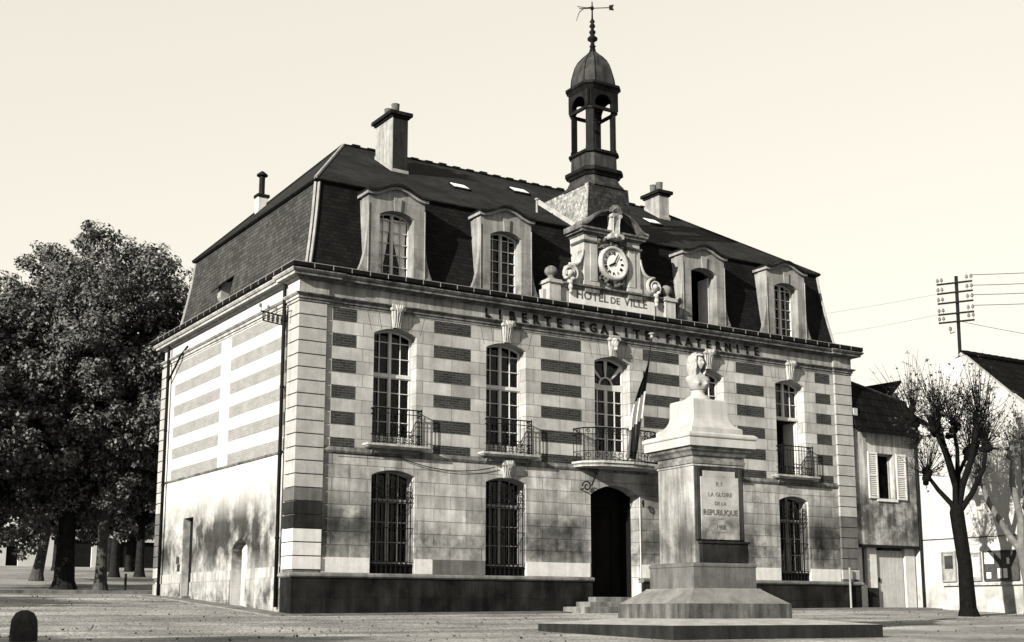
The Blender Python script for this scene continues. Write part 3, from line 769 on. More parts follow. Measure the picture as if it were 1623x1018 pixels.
# ---------------- dormers
def dormer(x, kind):
    y0 = .04; hw = .88; oh = .54
    top = lambda q: 11.53+.25*(0.5+0.5*math.cos(PI*min(1, abs(q)/(.80))))
    xs = [-.88+1.76*i/24 for i in range(25)]
    m = MB()
    out = [(x-hw, 9.03)]+[(x+q, top(q)) for q in xs]+[(x+hw, 9.03)]
    m.prism(out, [[(x-oh, 9.24)]+arc(x-oh, x+oh, 11.02, 11.18)+[(x+oh, 9.24)]], y0, y0+.42, 'xz', 0)
    for s in (-1, 1):
        a, b = (x-hw+.003, x-hw+.09) if s < 0 else (x+hw-.09, x+hw-.003)
        m.box(a, b, y0+.422, .95, 9.05, 11.49, 0)
    m.box(x-hw+.02, x+hw-.02, y0+.43, 1.0, 11.35, 11.5, 0)
    # scroll brackets at the foot of the cheeks
    for s in (-1, 1):
        pts = [(x+s*hw, 10.7), (x+s*(hw+.03), 10.3), (x+s*(hw+.08), 9.9), (x+s*(hw+.17), 9.55), (x+s*(hw+.25), 9.38), (x+s*(hw+.26), 9.06), (x+s*hw, 9.06)]
        m.prism(pts, [], y0+.02, y0+.16, 'xz', 0)
        m.tube([(x+s*(hw+.14), y0-.03, 9.28), (x+s*(hw+.14), y0+.18, 9.28)], .10, 10, 0)
        m.tube([(x+s*(hw-.0), y0-.012, 9.2), (x+s*(hw-.0), y0-.012, 11.3)], .02, 6, 0)
    m.prism([(x-.09, 11.16), (x-.12, 11.55), (x+.12, 11.55), (x+.09, 11.16)], [], y0-.05, y0+.01, 'xz', 0)
    m.box(x-oh-.02, x+oh+.02, y0-.05, y0+.2, 9.17, 9.235, 1)
    d = m.build('dormer', [M['dorm'], M['clean']], HALL, bevel=.006)
    # eyebrow cornice roof
    m = MB()
    X2 = [-.97]+xs[1:-1]+[.97]
    up = [(x+q, top(q)+.155) for q in X2]; lo = [(x+q*.99, top(q)+.004) for q in X2]
    mid = [(x+q*.97, top(q)+.08) for q in X2]
    m.prism(up+[(p[0], p[1]+.08) for p in lo[::-1]], [], y0-.17, 1.3, 'xz', 0)
    m.prism([(p[0], p[1]+.08) for p in lo]+lo[::-1], [], y0-.10, .9, 'xz', 1)
    m.build('dormer_roof', [M['zinc_dark'], M['dorm']], d)
    m = MB(); y = y0+.37
    if kind == 'open':
        m.box(x+oh-.06, x+oh-.02, y, y+.5, 9.26, 10.98); m.box(x-oh, x-oh+.04, y-.04, y, 9.25, 11.0)
        m.build('window', M['paint'], d); return
    sash(m, x, oh, 9.24, 11.02, 11.18, y, zones=[(9.34, 11.3, 6)], fw=.04, mull=.045, bar=.009)
    m.box(x-.035, x+.035, y-.075, y-.05, 9.26, 11.1)
    w = m.build('window', M['paint'], d)
    # the glass and the curtain sit in the same frame
    m = MB(); m.box(x-oh+.01, x+oh-.01, y+.005, y+.012, 9.26, 11.0); m.build('pane', M['glass'], d)
    if kind == 'curtain':
        m = MB()
        for s in (-1, 1):
            rows = []
            for r in range(14):
                t = r/13; z = 11.05-t*1.75
                # parted: wide at top, drawn towards the sides lower down
                inner = .04+.30*min(1, max(0, (t-.1)/.75))**1.3 if s > 0 else .04+.26*min(1, max(0, (t-.1)/.9))**1.4
                outer = .50-.05*math.sin(PI*t)
                rows.append([(x+s*(inner+(outer-inner)*c/16), y+.045+.022*math.sin(c*1.5+t*1.2)*(1-.2*t), z) for c in range(17)])
            vs = [p for r in rows for p in r]; fs = [(r*17+c, r*17+c+1, (r+1)*17+c+1, (r+1)*17+c) for r in range(13) for c in range(16)]
            m.raw(vs, fs)
        m.build('curtain', M['curtain'], d, smooth=True)
M['dorm'] = mat('dormer_stone', .215, var=.25, scale=1.8, streak=.3, brick=(.7, .42, .1, .005, .6, .08), stains_shade=[(9.0, 9.9, .3, .5, 2.0, .5)])
for x, k in zip(DX, ('curtain', 'plain', 'open', 'plain')): dormer(x, k)

# ---------------- clock gable
def gable():
    gx = 10.19; y = -.12
    m = MB()
    # attic block with name panel
    m.box(gx-2.02, gx+2.02, y, .75, 9.04, 9.80, 0)
    m.box(gx-2.02, gx+2.02, y-.03, .5, 9.07, 9.18, 1)
    m.sweep([(gx-1.93, .3), (gx-1.93, y), (gx+1.93, y), (gx+1.93, .3)], [(-.2, 9.72), (.02, 9.72), (.05, 9.77), (.05, 9.80), (.12, 9.83), (.12, 9.87), (-.2, 9.87)], closed=False, mi=1)
    m.box(gx-1.95, gx+1.95, y-.02, .5, 9.80, 9.90, 1)
    # pilasters, recess and gable body
    m.box(gx-1.05, gx+1.05, y+.10, 1.3, 9.87, 11.62, 0)
    for s in (-1, 1):
        a, b = sorted((gx+s*.56, gx+s*1.08))
        m.box(a, b, y-.02, .9, 9.88, 11.30, 0)
        m.box(a-.03, b+.03, y-.06, .9, 9.90, 10.03, 0)
        a2, b2 = sorted((gx+s*.60, gx+s*.86)); m.box(a2, b2, y-.05, y, 10.05, 11.22, 0)
        m.sweep([(a, .5), (a, y-.02), (b, y-.02), (b, .5)], [(-.1, 11.24), (.02, 11.24), (.05, 11.28), (.05, 11.33), (-.1, 11.33)], closed=False, mi=1)
        m.box(a+.01, b-.01, y-.01, .9, 11.33, 11.50, 0)
        # capital blocks under the attic cornice
        m.box(a, b, y-.10, y, 9.66, 9.78, 1)
    g = m.build('clock_gable', [M['gable'], M['cornice']], HALL, bevel=.006)
    # entablature of gable and broken curved pediment
    m = MB()
    pr = [(-.2, 11.50), (.02, 11.50), (.06, 11.55), (.14, 11.57), (.14, 11.62), (.20, 11.66), (.20, 11.71), (-.2, 11.71)]
    m.sweep([(gx-1.08, 1.4), (gx-1.08, y), (gx-.36, y), (gx-.36, .3)], pr, closed=False, mi=0)
    m.sweep([(gx+.36, .3), (gx+.36, y), (gx+1.08, y), (gx+1.08, 1.4)], pr, closed=False, mi=0)
    for s in (-1, 1):
        # S-curved cornice rising to the centre
        crv = [(s*1.30, 11.80), (s*1.12, 11.84), (s*1.0, 11.92), (s*.80, 12.12), (s*.55, 12.29), (s*.30, 12.37), (s*.08, 12.39)]
        for off, th, dp in ((0, .07, -.34), (-.07, .05, -.26), (-.12, .04, -.18)):
            up = [(gx+p[0], p[1]+off) for p in crv]; lo = [(gx+p[0]*.985, p[1]+off-th) for p in crv]
            m.prism(up+lo[::-1], [], y+dp+.12, .75, 'xz', 0)
    m.box(gx-1.22, gx+1.22, y+.05, 1.3, 11.6, 11.77, 0)
    m.build('pediment', M['cornice'], g)
    m = MB()
    tym = [(gx+.99*math.cos(t), 11.70+.52*math.sin(t)) for t in np.linspace(.03, PI-.03, 12)]
    m.prism(tym, [], y+.02, .7, 'xz'); 
    m.build('tympanum', M['quoin_dark'], g)
    # volutes
    for s in (-1, 1):
        m = MB()
        cx_, cz = gx+s*1.62, 10.18
        pts = [((gx+s*1.09), 11.0), ((gx+s*1.13), 10.8), (gx+s*1.22, 10.6), (gx+s*1.36, 10.48), (gx+s*1.62, 10.46)]
        m.prism(pts+[(gx+s*1.62, 9.9), (gx+s*1.05, 9.9)], [], y+.05, y+.30, 'xz')
        for k in range(2):
            sp = []
            for q in range(28):
                t = q/27*3.4*PI; w = .29*(1-.72*q/27); sp.append((cx_-s*w*math.sin(t)*1.05, y-.02-.05*k, cz+w*math.cos(t)))
            m.tube(sp, [.055-.025*k]*len(sp), 8)
        m.tube([(p[0], y+.0, p[1]) for p in pts], [.04, .045, .05, .055, .06], 8)
        m.mesh(blob([((cx_, y-.06, cz), (.11, .10, .11)), ((cx_+s*.02, y-.08, cz-.30), (.10, .09, .10)), ((cx_+s*.02, y-.10, cz-.45), (.08, .08, .09)), ((cx_+s*.02, y-.10, cz-.58), (.06, .06, .07)), ((cx_-s*.1, y-.05, cz-.17), (.10, .09, .07)), ((cx_+s*.14, y-.05, cz-.17), (.09, .09, .06))], .022, 2))
        m.build('volute', M['ornament'], g, smooth=True)
    # pedestals with ball finials
    for s in (-1, 1):
        px = gx+s*2.20
        m = MB(); m.box(px-.21, px+.21, y-.10, y+.36, 9.04, 9.78); m.box(px-.27, px+.27, y-.15, y+.40, 9.78, 9.84); m.box(px-.24, px+.24, y-.13, y+.38, 9.84, 9.90); m.box(px-.25, px+.25, y-.13, y+.38, 9.04, 9.14)
        m.box(px-.20-.14*(s < 0), px+.20+.14*(s > 0), y+.06, y+.30, 9.04, 9.6)
        p = m.build('pedestal', M['gable'], HALL, bevel=.01)
        m = MB(); m.lathe([(.17, 0), (.18, .04), (.11, .08), (.09, .13), (.15, .16), (.20, .24), (.205, .30), (.17, .38), (.08, .44), (.02, .46)], (px, y+.12, 9.90), 18); m.build('ball_finial', M['cornice'], p, smooth=True)
    # name panel
    m = MB(); m.box(gx-1.62, gx+1.62, y-.03, y, 9.27, 9.68); m.box(gx-1.66, gx+1.66, y-.05, y, 9.22, 9.265)
    n = m.build('name_panel', M['clean'], HALL)
    m = MB()
    rx = Matrix.Rotation(R(90), 4, 'X')
    for body, x, sz, sp in (('HOTEL', gx-.80, .37, 1.05), ('DE', gx+.06, .29, 1.05), ('VILLE', gx+.86, .37, 1.05)):
        m.text(body, sz, Matrix.Translation((x, y-.033, 9.445)) @ rx, depth=.012, spacing=sp, bold=.004)
    m.build('lettering', M['letter_grey'], n)
    # clock
    cx_, cz, yc = gx, 10.70, y-.03
    m = MB()
    rot = Matrix.Translation((cx_, yc, cz)) @ Matrix.Rotation(R(90), 4, 'X')
    m.lathe([(.42, .02), (.44, .10), (.48, .13), (.53, .11), (.555, .06), (.56, -.10), (.42, -.1)], (0, 0, 0), 40, 0, rot)
    c = m.build('clock', M['gable'], HALL, smooth=True)
    m = MB(); m.lathe([(.435, 0), (.435, .05)], (0, 0, 0), 40, 0, rot); m.build('dial', M['dial'], c)
    m = MB()
    for i, t in enumerate(['XII', 'I', 'II', 'III', 'IIII', 'V', 'VI', 'VII', 'VIII', 'IX', 'X', 'XI']):
        a = -i*PI/6
        m.text(t, .135, rot @ Matrix.Rotation(a, 4, 'Z') @ Matrix.Translation((0, .275, .055)), depth=.004, spacing=.85, bold=.004)
    for i in range(60):
        m.box(-.004, .004, .395, .415, .051, .054, 0, rot @ Matrix.Rotation(i*PI/30, 4, 'Z'))
    m.build('numerals', M['letter'], c)
    for ln, w, ang in ((.25, .030, -(8.08/12)*360), (.37, .022, -29)):
        m = MB(); z = .066 if w > .025 else .074
        m.prism([(-w, -.07), (w, -.07), (w*.9, ln*.7), (0, ln), (-w*.9, ln*.7)], [], z, z+.008, 'xy', 0, rot @ Matrix.Rotation(R(ang), 4, 'Z'))
        m.lathe([(.035, z), (.035, z+.009)], (0, 0, 0), 12, 0, rot)
        m.build('clock_hand', M['letter'], c)
    # carved trophies round the dial
    m = MB(); prt = []; rr = random.Random(3)
    for i in range(46):
        x = gx+rr.uniform(-.50, .50); z = rr.uniform(9.98, 10.22) if i < 18 else rr.uniform(11.12, 11.48)
        prt.append(((x, y+.0-rr.uniform(0, .07), z), (rr.uniform(.04, .09), .07, rr.uniform(.03, .07)), (0, rr.uniform(-1, 1), 0)))
    for a in np.linspace(0, 2*PI, 30): prt.append(((gx+.55*math.cos(a), y+.02, 10.70+.60*math.sin(a)), (.05, .07, .05)))
    prt = [q for q in prt if abs(q[0][0]-gx) < .53]
    m.mesh(blob(prt, .02, 1)); m.build('carved_garland', M['orn_dark'], g, smooth=True)
    # carved console breaking through the pediment, with a shell crest
    m = MB(); zt, zb, w = 12.26, 11.42, .19
    m.prism([(gx-w*.95, zb+.08), (gx+w*.95, zb+.08), (gx+w*.80, zb+.45), (gx+w*.86, zt), (gx-w*.86, zt), (gx-w*.80, zb+.45)], [], y-.20, y+.1, 'xz')
    m.prism([(y+.0, zb), (y-.20, zb+.03), (y-.27, zb+.14), (y-.22, zb+.40), (y-.24, zt-.16), (y-.31, zt-.02), (y+.0, zt)], [], gx-w*.62, gx+w*.62, 'yz')
    for q in (-1, 1):
        m.tube([(gx+q*w*.72, y-.30, zt-.08), (gx+q*w*.72, y-.02, zt-.08)], .07, 12); m.tube([(gx+q*w*.95, y-.30, zb+.10), (gx+q*w*.95, y-.02, zb+.10)], .09, 12)
        m.tube([(gx+q*w*1.1, y-.06, zb+.18), (gx+q*w*1.45, y-.04, zb+.12), (gx+q*w*1.6, y-.03, zb-.05)], [.05, .06, .03], 8)
        m.tube([(gx+q*w*.62, y-.24, zb+.10), (gx+q*w*.60, y-.235, zb+.45), (gx+q*w*.66, y-.28, zt-.1)], .022, 6)
    m.lathe([(.02, 0), (.07, .02), (.08, .05), (.04, .09)], (0, 0, 0), 14, 0, Matrix.Translation((gx-.04, y-.28, zb+.10)) @ Matrix.Rotation(R(90), 4, 'X'))
    m.build('console', M['ornament'], g, bevel=.01)
    m = MB()
    for i in range(9):
        a_ = R(12)+R(156)*i/8; ca, sa = math.cos(a_), math.sin(a_)
        m.tube([(gx+.04*ca, y-.26, 12.24+.03*sa), (gx+.17*ca, y-.30, 12.26+.15*sa), (gx+.27*ca, y-.22, 12.27+.25*sa)], [.015, .034, .042], 6)
    m.prism([(gx+.24*math.cos(t), 12.26+.22*math.sin(t)) for t in np.linspace(0, PI, 12)], [], y-.24, y+.02, 'xz')
    m.build('shell_crest', M['cornice'], g)
gable()

# ---------------- bell turret
def turret():
    tx, ty = 10.22, .82
    m = MB()
    # slated base reaching back to the roof: left face coloured as lit, the others as shaded
    b0, b1 = .86, .77; y0 = ty-.76; y1 = 2.85
    z0, z1 = 11.9, 13.27
    A = [(tx-b0, y0-.03, z0), (tx+b0, y0-.03, z0), (tx+b0, y1, z0), (tx-b0, y1, z0)]
    B = [(tx-b1, y0, z1), (tx+b1, y0, z1), (tx+b1, y1, z1), (tx-b1, y1, z1)]
    m.poly([A[0], A[1], B[1], B[0]], 1); m.poly([A[1], A[2], B[2], B[1]], 1); m.poly([A[2], A[3], B[3], B[2]], 1); m.poly([A[3], A[0], B[0], B[3]], 0); m.poly(B, 2)
    # lead flashing where it meets the slope
    sl = (RZ-ZT)/(RY-IT)
    fl = [(yy, ZT+(yy-IT)*sl) for yy in (.5, 1.2, 2.0, 2.85)]
    for (ya, za), (yb, zb) in zip(fl[:-1], fl[1:]):
        wa = b0-(b0-b1)*(za-z0)/(z1-z0); wb = b0-(b0-b1)*(zb-z0)/(z1-z0)
        m.poly([(tx-wa-.02, ya, za+.18), (tx-wb-.02, yb, zb+.20), (tx-wb-.12, yb, zb+.02), (tx-wa-.12, ya, za+.02)], 2)
    T = m.build('bell_turret', [M['slate_tower'], M['slate_tower_dark'], M['lead']], HALL)
    m = MB()
    m.octo(tx, ty, [(.80, 13.24), (.80, 13.29), (.70, 13.42), (.63, 13.60), (.60, 13.66)], .30, 0)
    m.build('turret_skirt', M['zinc_mid'], T)
    m = MB(); m.octo(tx, ty, [(.60, 13.62), (.66, 13.64), (.70, 13.72), (.76, 13.76), (.76, 13.86), (.70, 13.90), (.62, 13.94)], .30); m.build('turret_cornice', M['zinc_dark'], T)
    m = MB(); m.octo(tx, ty, [(.60, 13.93), (.59, 14.38)], .30); m.build('turret_pedestal', M['zinc_mid'], T)
    m = MB(); m.octo(tx, ty, [(.60, 14.37), (.66, 14.41), (.66, 14.48), (.60, 14.52)], .30); m.build('turret_cornice', M['zinc_dark'], T)
    # corner posts
    h = .575; c = .15
    for sx in (-1, 1):
        for sy in (-1, 1):
            m = MB()
            def P(px, py, z): return (tx+sx*px, ty+sy*py, z)
            base = [(h-c*1.35, h), (h-c, h), (h, h-c), (h, h-c*1.35), (h-c*1.35, h-c*1.35)]
            for z0, z1, k in ((14.50, 14.62, 1.03), (14.62, 15.84, 1.0), (15.84, 15.93, 1.06)):
                vs = [P(a*k, b*k, z0) for a, b in base]+[P(a*k, b*k, z1) for a, b in base]
                m.raw(vs, [tuple(range(5)), tuple(range(9, 4, -1))]+[(i, i+5, (i+1) % 5+5, (i+1) % 5) for i in range(5)])
            m.build('post', M['zinc_dark'], T)
    # upper box with an arched opening per face, a lintel bar across
    m = MB()
    w = h-c
    hole = [(-w+.06, 15.95)]+arc(-w+.06, w-.06, 16.10, 16.36, 8)+[(w-.06, 15.95)]
    outl = [(-w-.1, 15.93)]+hole+[(w+.1, 15.93), (w+.1, 16.52), (-w-.1, 16.52)]
    for f_ in (-1, 1):
        yy = ty+f_*h; m.prism([(tx+a, b) for a, b in outl], [], yy-.03, yy+.03, 'xz')
        xx = tx+f_*h; m.prism([(ty+a, b) for a, b in outl], [], xx-.03, xx+.03, 'yz')
        m.box(tx-w-.05, tx+w+.05, yy-.04, yy+.04, 15.84, 15.94); m.box(xx-.04, xx+.04, ty-w-.05, ty+w+.05, 15.84, 15.94)
    for sx in (-1, 1):
        for sy in (-1, 1):
            base = [(h-c*1.3, h), (h-c, h), (h, h-c), (h, h-c*1.3), (h-c*1.3, h-c*1.3)]
            vs = [(tx+sx*a, ty+sy*b, 15.92) for a, b in base]+[(tx+sx*a, ty+sy*b, 16.52) for a, b in base]
            m.raw(vs, [tuple(range(5)), tuple(range(9, 4, -1))]+[(i, i+5, (i+1) % 5+5, (i+1) % 5) for i in range(5)])
    m.build('arch_tier', M['zinc_dark'], T)
    m = MB(); m.octo(tx, ty, [(.56, 16.46), (.62, 16.50), (.68, 16.60), (.73, 16.64), (.73, 16.72), (.66, 16.76)], .30); m.build('turret_cornice', M['zinc_dark'], T)
    m = MB()
    dome = [(.62, 16.74), (.62, 16.86), (.60, 17.05), (.555, 17.25), (.505, 17.45), (.42, 17.63), (.30, 17.79), (.17, 17.92), (.09, 18.02), (.07, 18.12)]
    m.octo(tx, ty, dome, .42, 0)
    for i in range(8):
        pts = []
        for hh, z in dome:
            cc = .42*hh; o = [(-hh+cc, -hh), (hh-cc, -hh), (hh, -hh+cc), (hh, hh-cc), (hh-cc, hh), (-hh+cc, hh), (-hh, hh-cc), (-hh, -hh+cc)][i]
            pts.append((tx+o[0], ty+o[1], z))
        m.tube(pts, .016, 5, 1)
    m.build('dome', [M['zinc_mid'], M['zinc_dark']], T)
    m = MB()
    m.lathe([(.09, 18.0), (.085, 18.2), (.11, 18.22), (.07, 18.27), (.065, 18.38), (.16, 18.44), (.17, 18.50), (.10, 18.57), (.06, 18.62), (.10, 18.68), (.11, 18.73), (.06, 18.78), (.05, 18.86), (.10, 18.90), (.09, 18.95), (.045, 19.02), (.09, 19.08), (.05, 19.14), (.03, 19.2), (.02, 19.75), (.0, 19.8)], (tx, ty, 0), 14)
    m.build('finial', M['zinc_dark'], T, smooth=True)
    m = MB(); vz = 19.55
    u = Vector((.80, -.60, 0)); v = Vector((-.6, .8, 0))
    c0 = Vector((tx, ty, vz))
    m.tube([c0-u*.42, c0+u*.55], .016, 5); e = c0+u*.55; m.prism([(0, -.08), (.16, -.10), (.12, 0), (.16, .10), (0, .08)], [], -.01, .01, 'xz', 0, Matrix.Translation(e) @ Matrix.Rotation(math.atan2(u.y, u.x), 4, 'Z'))
    m.tube([c0+Vector((0, 0, .04)), c0-u*.25+Vector((0, 0, .02)), c0-u*.42+Vector((0, 0, -.12)), c0-u*.52+Vector((0, 0, -.42))], [.02, .016, .014, .008], 5)
    m.tube([c0, c0+v*.35+Vector((0, 0, .1)), c0+v*.5+Vector((0, 0, .15))], .014, 5)
    m.lathe([(.05, -.05), (.06, 0), (.05, .05)], tuple(c0), 10)
    m.build('weather_vane', M['iron'], T)
    m = MB(); m.lathe([(.02, 0), (.10, -.03), (.14, -.15), (.16, -.28), (.20, -.34)], (tx, ty, 16.35), 16); m.build('bell', M['zinc_dark'], T, smooth=True)
turret()

# ---------------- side doors, pipes and small fittings of the hall
def fittings():
    m = MB(); m.box(.30, .34, 3.24, 4.45, .1, 2.2, 0)
    d = m.build('door', M['door_pale'], HALL)
    m = MB()
    m.text('22', .22, Matrix.Translation((.297, 3.78, 1.62)) @ Matrix.Rotation(R(-90), 4, 'Z') @ Matrix.Rotation(R(90), 4, 'X'), depth=.004, bold=.006)
    m.build('door_number', M['letter'], d)
    m = MB(); m.box(.22, .28, 7.93, 8.86, .2, 3.02); 
    for y in (8.1, 8.38, 8.66): m.box(.205, .22, y-.11, y+.11, .6, 2.9)
    m.build('door', M['door'], HALL, bevel=.005)
    m = MB(); m.box(.30, .36, 8.0, 8.8, .3, 3.1); m.box(-.35, .1, 7.7, 9.1, .3, .60); m.build('threshold', M['plinth_top'], HALL)
    for pts in ([(-.13, .78, 9.0), (-.13, .80, 8.7), (-.13, .80, .25)], [(-.13, D-.75, 8.95), (-.13, D-.78, 8.0), (-.13, D-.78, .6)]):
        m = MB(); m.tube(pts, .05, 10)
        for z in (2.0, 4.2, 6.0, 7.8): m.lathe([(.065, 0), (.065, .06)], (pts[1][0], pts[1][1], z), 10)
        if pts[0][1] > 2: m.tube([(-.13, D-.78, 7.65), (-.12, D-2.0, 8.35), (-.10, D-2.6, 8.55)], .035, 8)
        m.build('drainpipe', M['zinc_dark'], HALL, smooth=True)
    m = MB(); m.tube([(L-.55, -.20, .2), (L-.55, -.20, 1.6)], .035, 8); m.build('drainpipe', M['lead'], HALL)
    # scroll lamp bracket beside the arch of the front door
    m = MB(); pts = []
    for q in range(16):
        t = q/15*2.6*PI; w = .17*(1-.05*q); pts.append((9.12-w*math.cos(t), -.16, 3.78+w*math.sin(t)))
    m.tube(pts, .022, 6); m.tube([(9.29, -.16, 3.8), (9.33, -.28, 4.05), (9.33, -.34, 4.2)], .022, 6); m.tube([(9.0, 0, 3.7), (9.0, -.16, 3.7)], .02, 6)
    pts = [(9.33+.07*math.cos(t), -.34, 4.2+.07*math.sin(t)) for t in np.linspace(0, 1.8*PI, 10)]; m.tube(pts, .018, 5)
    m.build('iron_bracket', M['iron'], HALL)
    m = MB(); pts = []
    for q in range(14):
        t = q/13*2.6*PI; w = .14*(1-.05*q); pts.append((11.20+.0, -.06-.05+w*math.cos(t)*.3-.06, 3.35+w*math.sin(t)))
    m.tube(pts, .02, 5); m.build('iron_bracket', M['iron'], HALL)
fittings()

# ---------------- insulator bracket on the corner
t = thing('insulator_bracket', 'small iron bracket with a row of insulators, high on the left corner of the hall', 'bracket', (0, .78, 7.9))
m = MB()
ax = Vector((-.72, -.35, -.02)); b0 = Vector((-.08, .95, 7.98))
m.tube([b0, b0+ax*1.1], .022, 5); m.tube([b0+Vector((0, 0, -.24)), b0+ax*1.0+Vector((0, 0, -.24))], .018, 5)
m.tube([b0+Vector((.0, -.55, .05)), b0+Vector((-.1, -.5, .02)), b0+Vector((-.1, -.48, -.25))], .016, 5)
m.tube([b0, b0+Vector((0, 0, -.24))], .02, 5); m.tube([b0+ax*1.0, b0+ax*1.0+Vector((0, 0, -.24))], .02, 5)
m.tube([b0+Vector((0, -.2, 0)), b0+Vector((0, -.2, -3.3))], .008, 4)
m.build('bracket_frame', M['iron'], t)
for i in range(5):
    p = b0+ax*(.08+.22*i)
    m = MB(); m.lathe([(.02, -.02), (.045, -.06), (.05, -.12), (.035, -.15), (.05, -.18), (.02, -.22)], tuple(p), 8); m.build('insulator', M['porcelain'], t)
for i in range(4):
    p = b0+ax*(.0+.38*i)
    m = MB(); m.tube([p, p+Vector((.03, 0, .08)), p+Vector((.0, 0, .12))], .010, 4); m.lathe([(.03, .10), (.042, .15), (.02, .2)], tuple(p), 8); m.build('insulator', M['porcelain'], t)

m = MB(); pts = []
for k in range(15):
    s = k/14; pts.append((2.9+3.1*s, -.07, 4.27-.42*4*s*(1-s)*.55-.10*s))
m.tube([(1.0, -.07, 4.25), (2.9, -.07, 4.25)]+pts, .013, 4)
tag(m.build('slack_cable', M['iron'], origin=(2.9, -.07, 4.2)), 'thin black cable sagging under the string course between the two left balconies', 'cable')
for (y, z, w) in ((9.25, 1.74, .24), (9.15, 1.50, .24)):
    m = MB(); m.box(-.02, -.001, y-w/2, y+w/2, z-.12, z+.10); m.box(-.026, -.019, y-w/2+.03, y+w/2-.03, z-.09, z+.07)
    tag(m.build('wall_notice', M['zinc_mid'], origin=(0, y, z)), 'small dark notice plate beside the far side door, %s of the two' % ('upper' if z > 1.6 else 'lower'), 'notice', 'notice plates on the side wall')

# ------------------------------------------------------------------ flag
t = thing('flag', 'tricolour flag hanging limp on a leaning pole over the door balcony', 'flag', (10.5, -.7, 4.6))
p0, p1 = Vector((10.47, -.72, 4.6)), Vector((10.74, -1.3, 8.22))
m = MB(); m.tube([p0, p1], [.028, .018], 8); m.build('flagpole', M['wood'], t)
m = MB(); m.lathe([(.02, 0), (.05, .03), (.03, .09), (.09, .13), (.085, .15)], tuple(p1), 10); m.build('pole_finial', M['mon_white'], t)
m = MB(); NR, NC = 40, 22
rows = []
for r in range(NR+1):
    s = r/NR; z = 7.85-s*3.25; q = p0+(p1-p0)*max(0, (z-4.6)/3.62)
    wd = .05+.44*math.sin(min(1, s*1.25)*PI*.62)**1.2
    rows.append([(q.x-wd*c/NC*1.0+.02, q.y-.03*math.sin(c*.62+s*3)*(.4+s)-.03-.16*(c/NC)*s, z-.22*(c/NC)*(1-s)) for c in range(NC+1)])
m.v = [p for r in rows for p in r]
for r in range(NR):
    for c in range(NC):
        s = (r+.5)/NR-.10*(c/NC-.5)
        m.f.append((r*(NC+1)+c, r*(NC+1)+c+1, (r+1)*(NC+1)+c+1, (r+1)*(NC+1)+c)); m.m.append(0 if s < .42 else (1 if s < .68 else 2))
m.build('flag_cloth', [M['flag_dark'], M['flag_white'], M['flag_mid']], t, smooth=True)

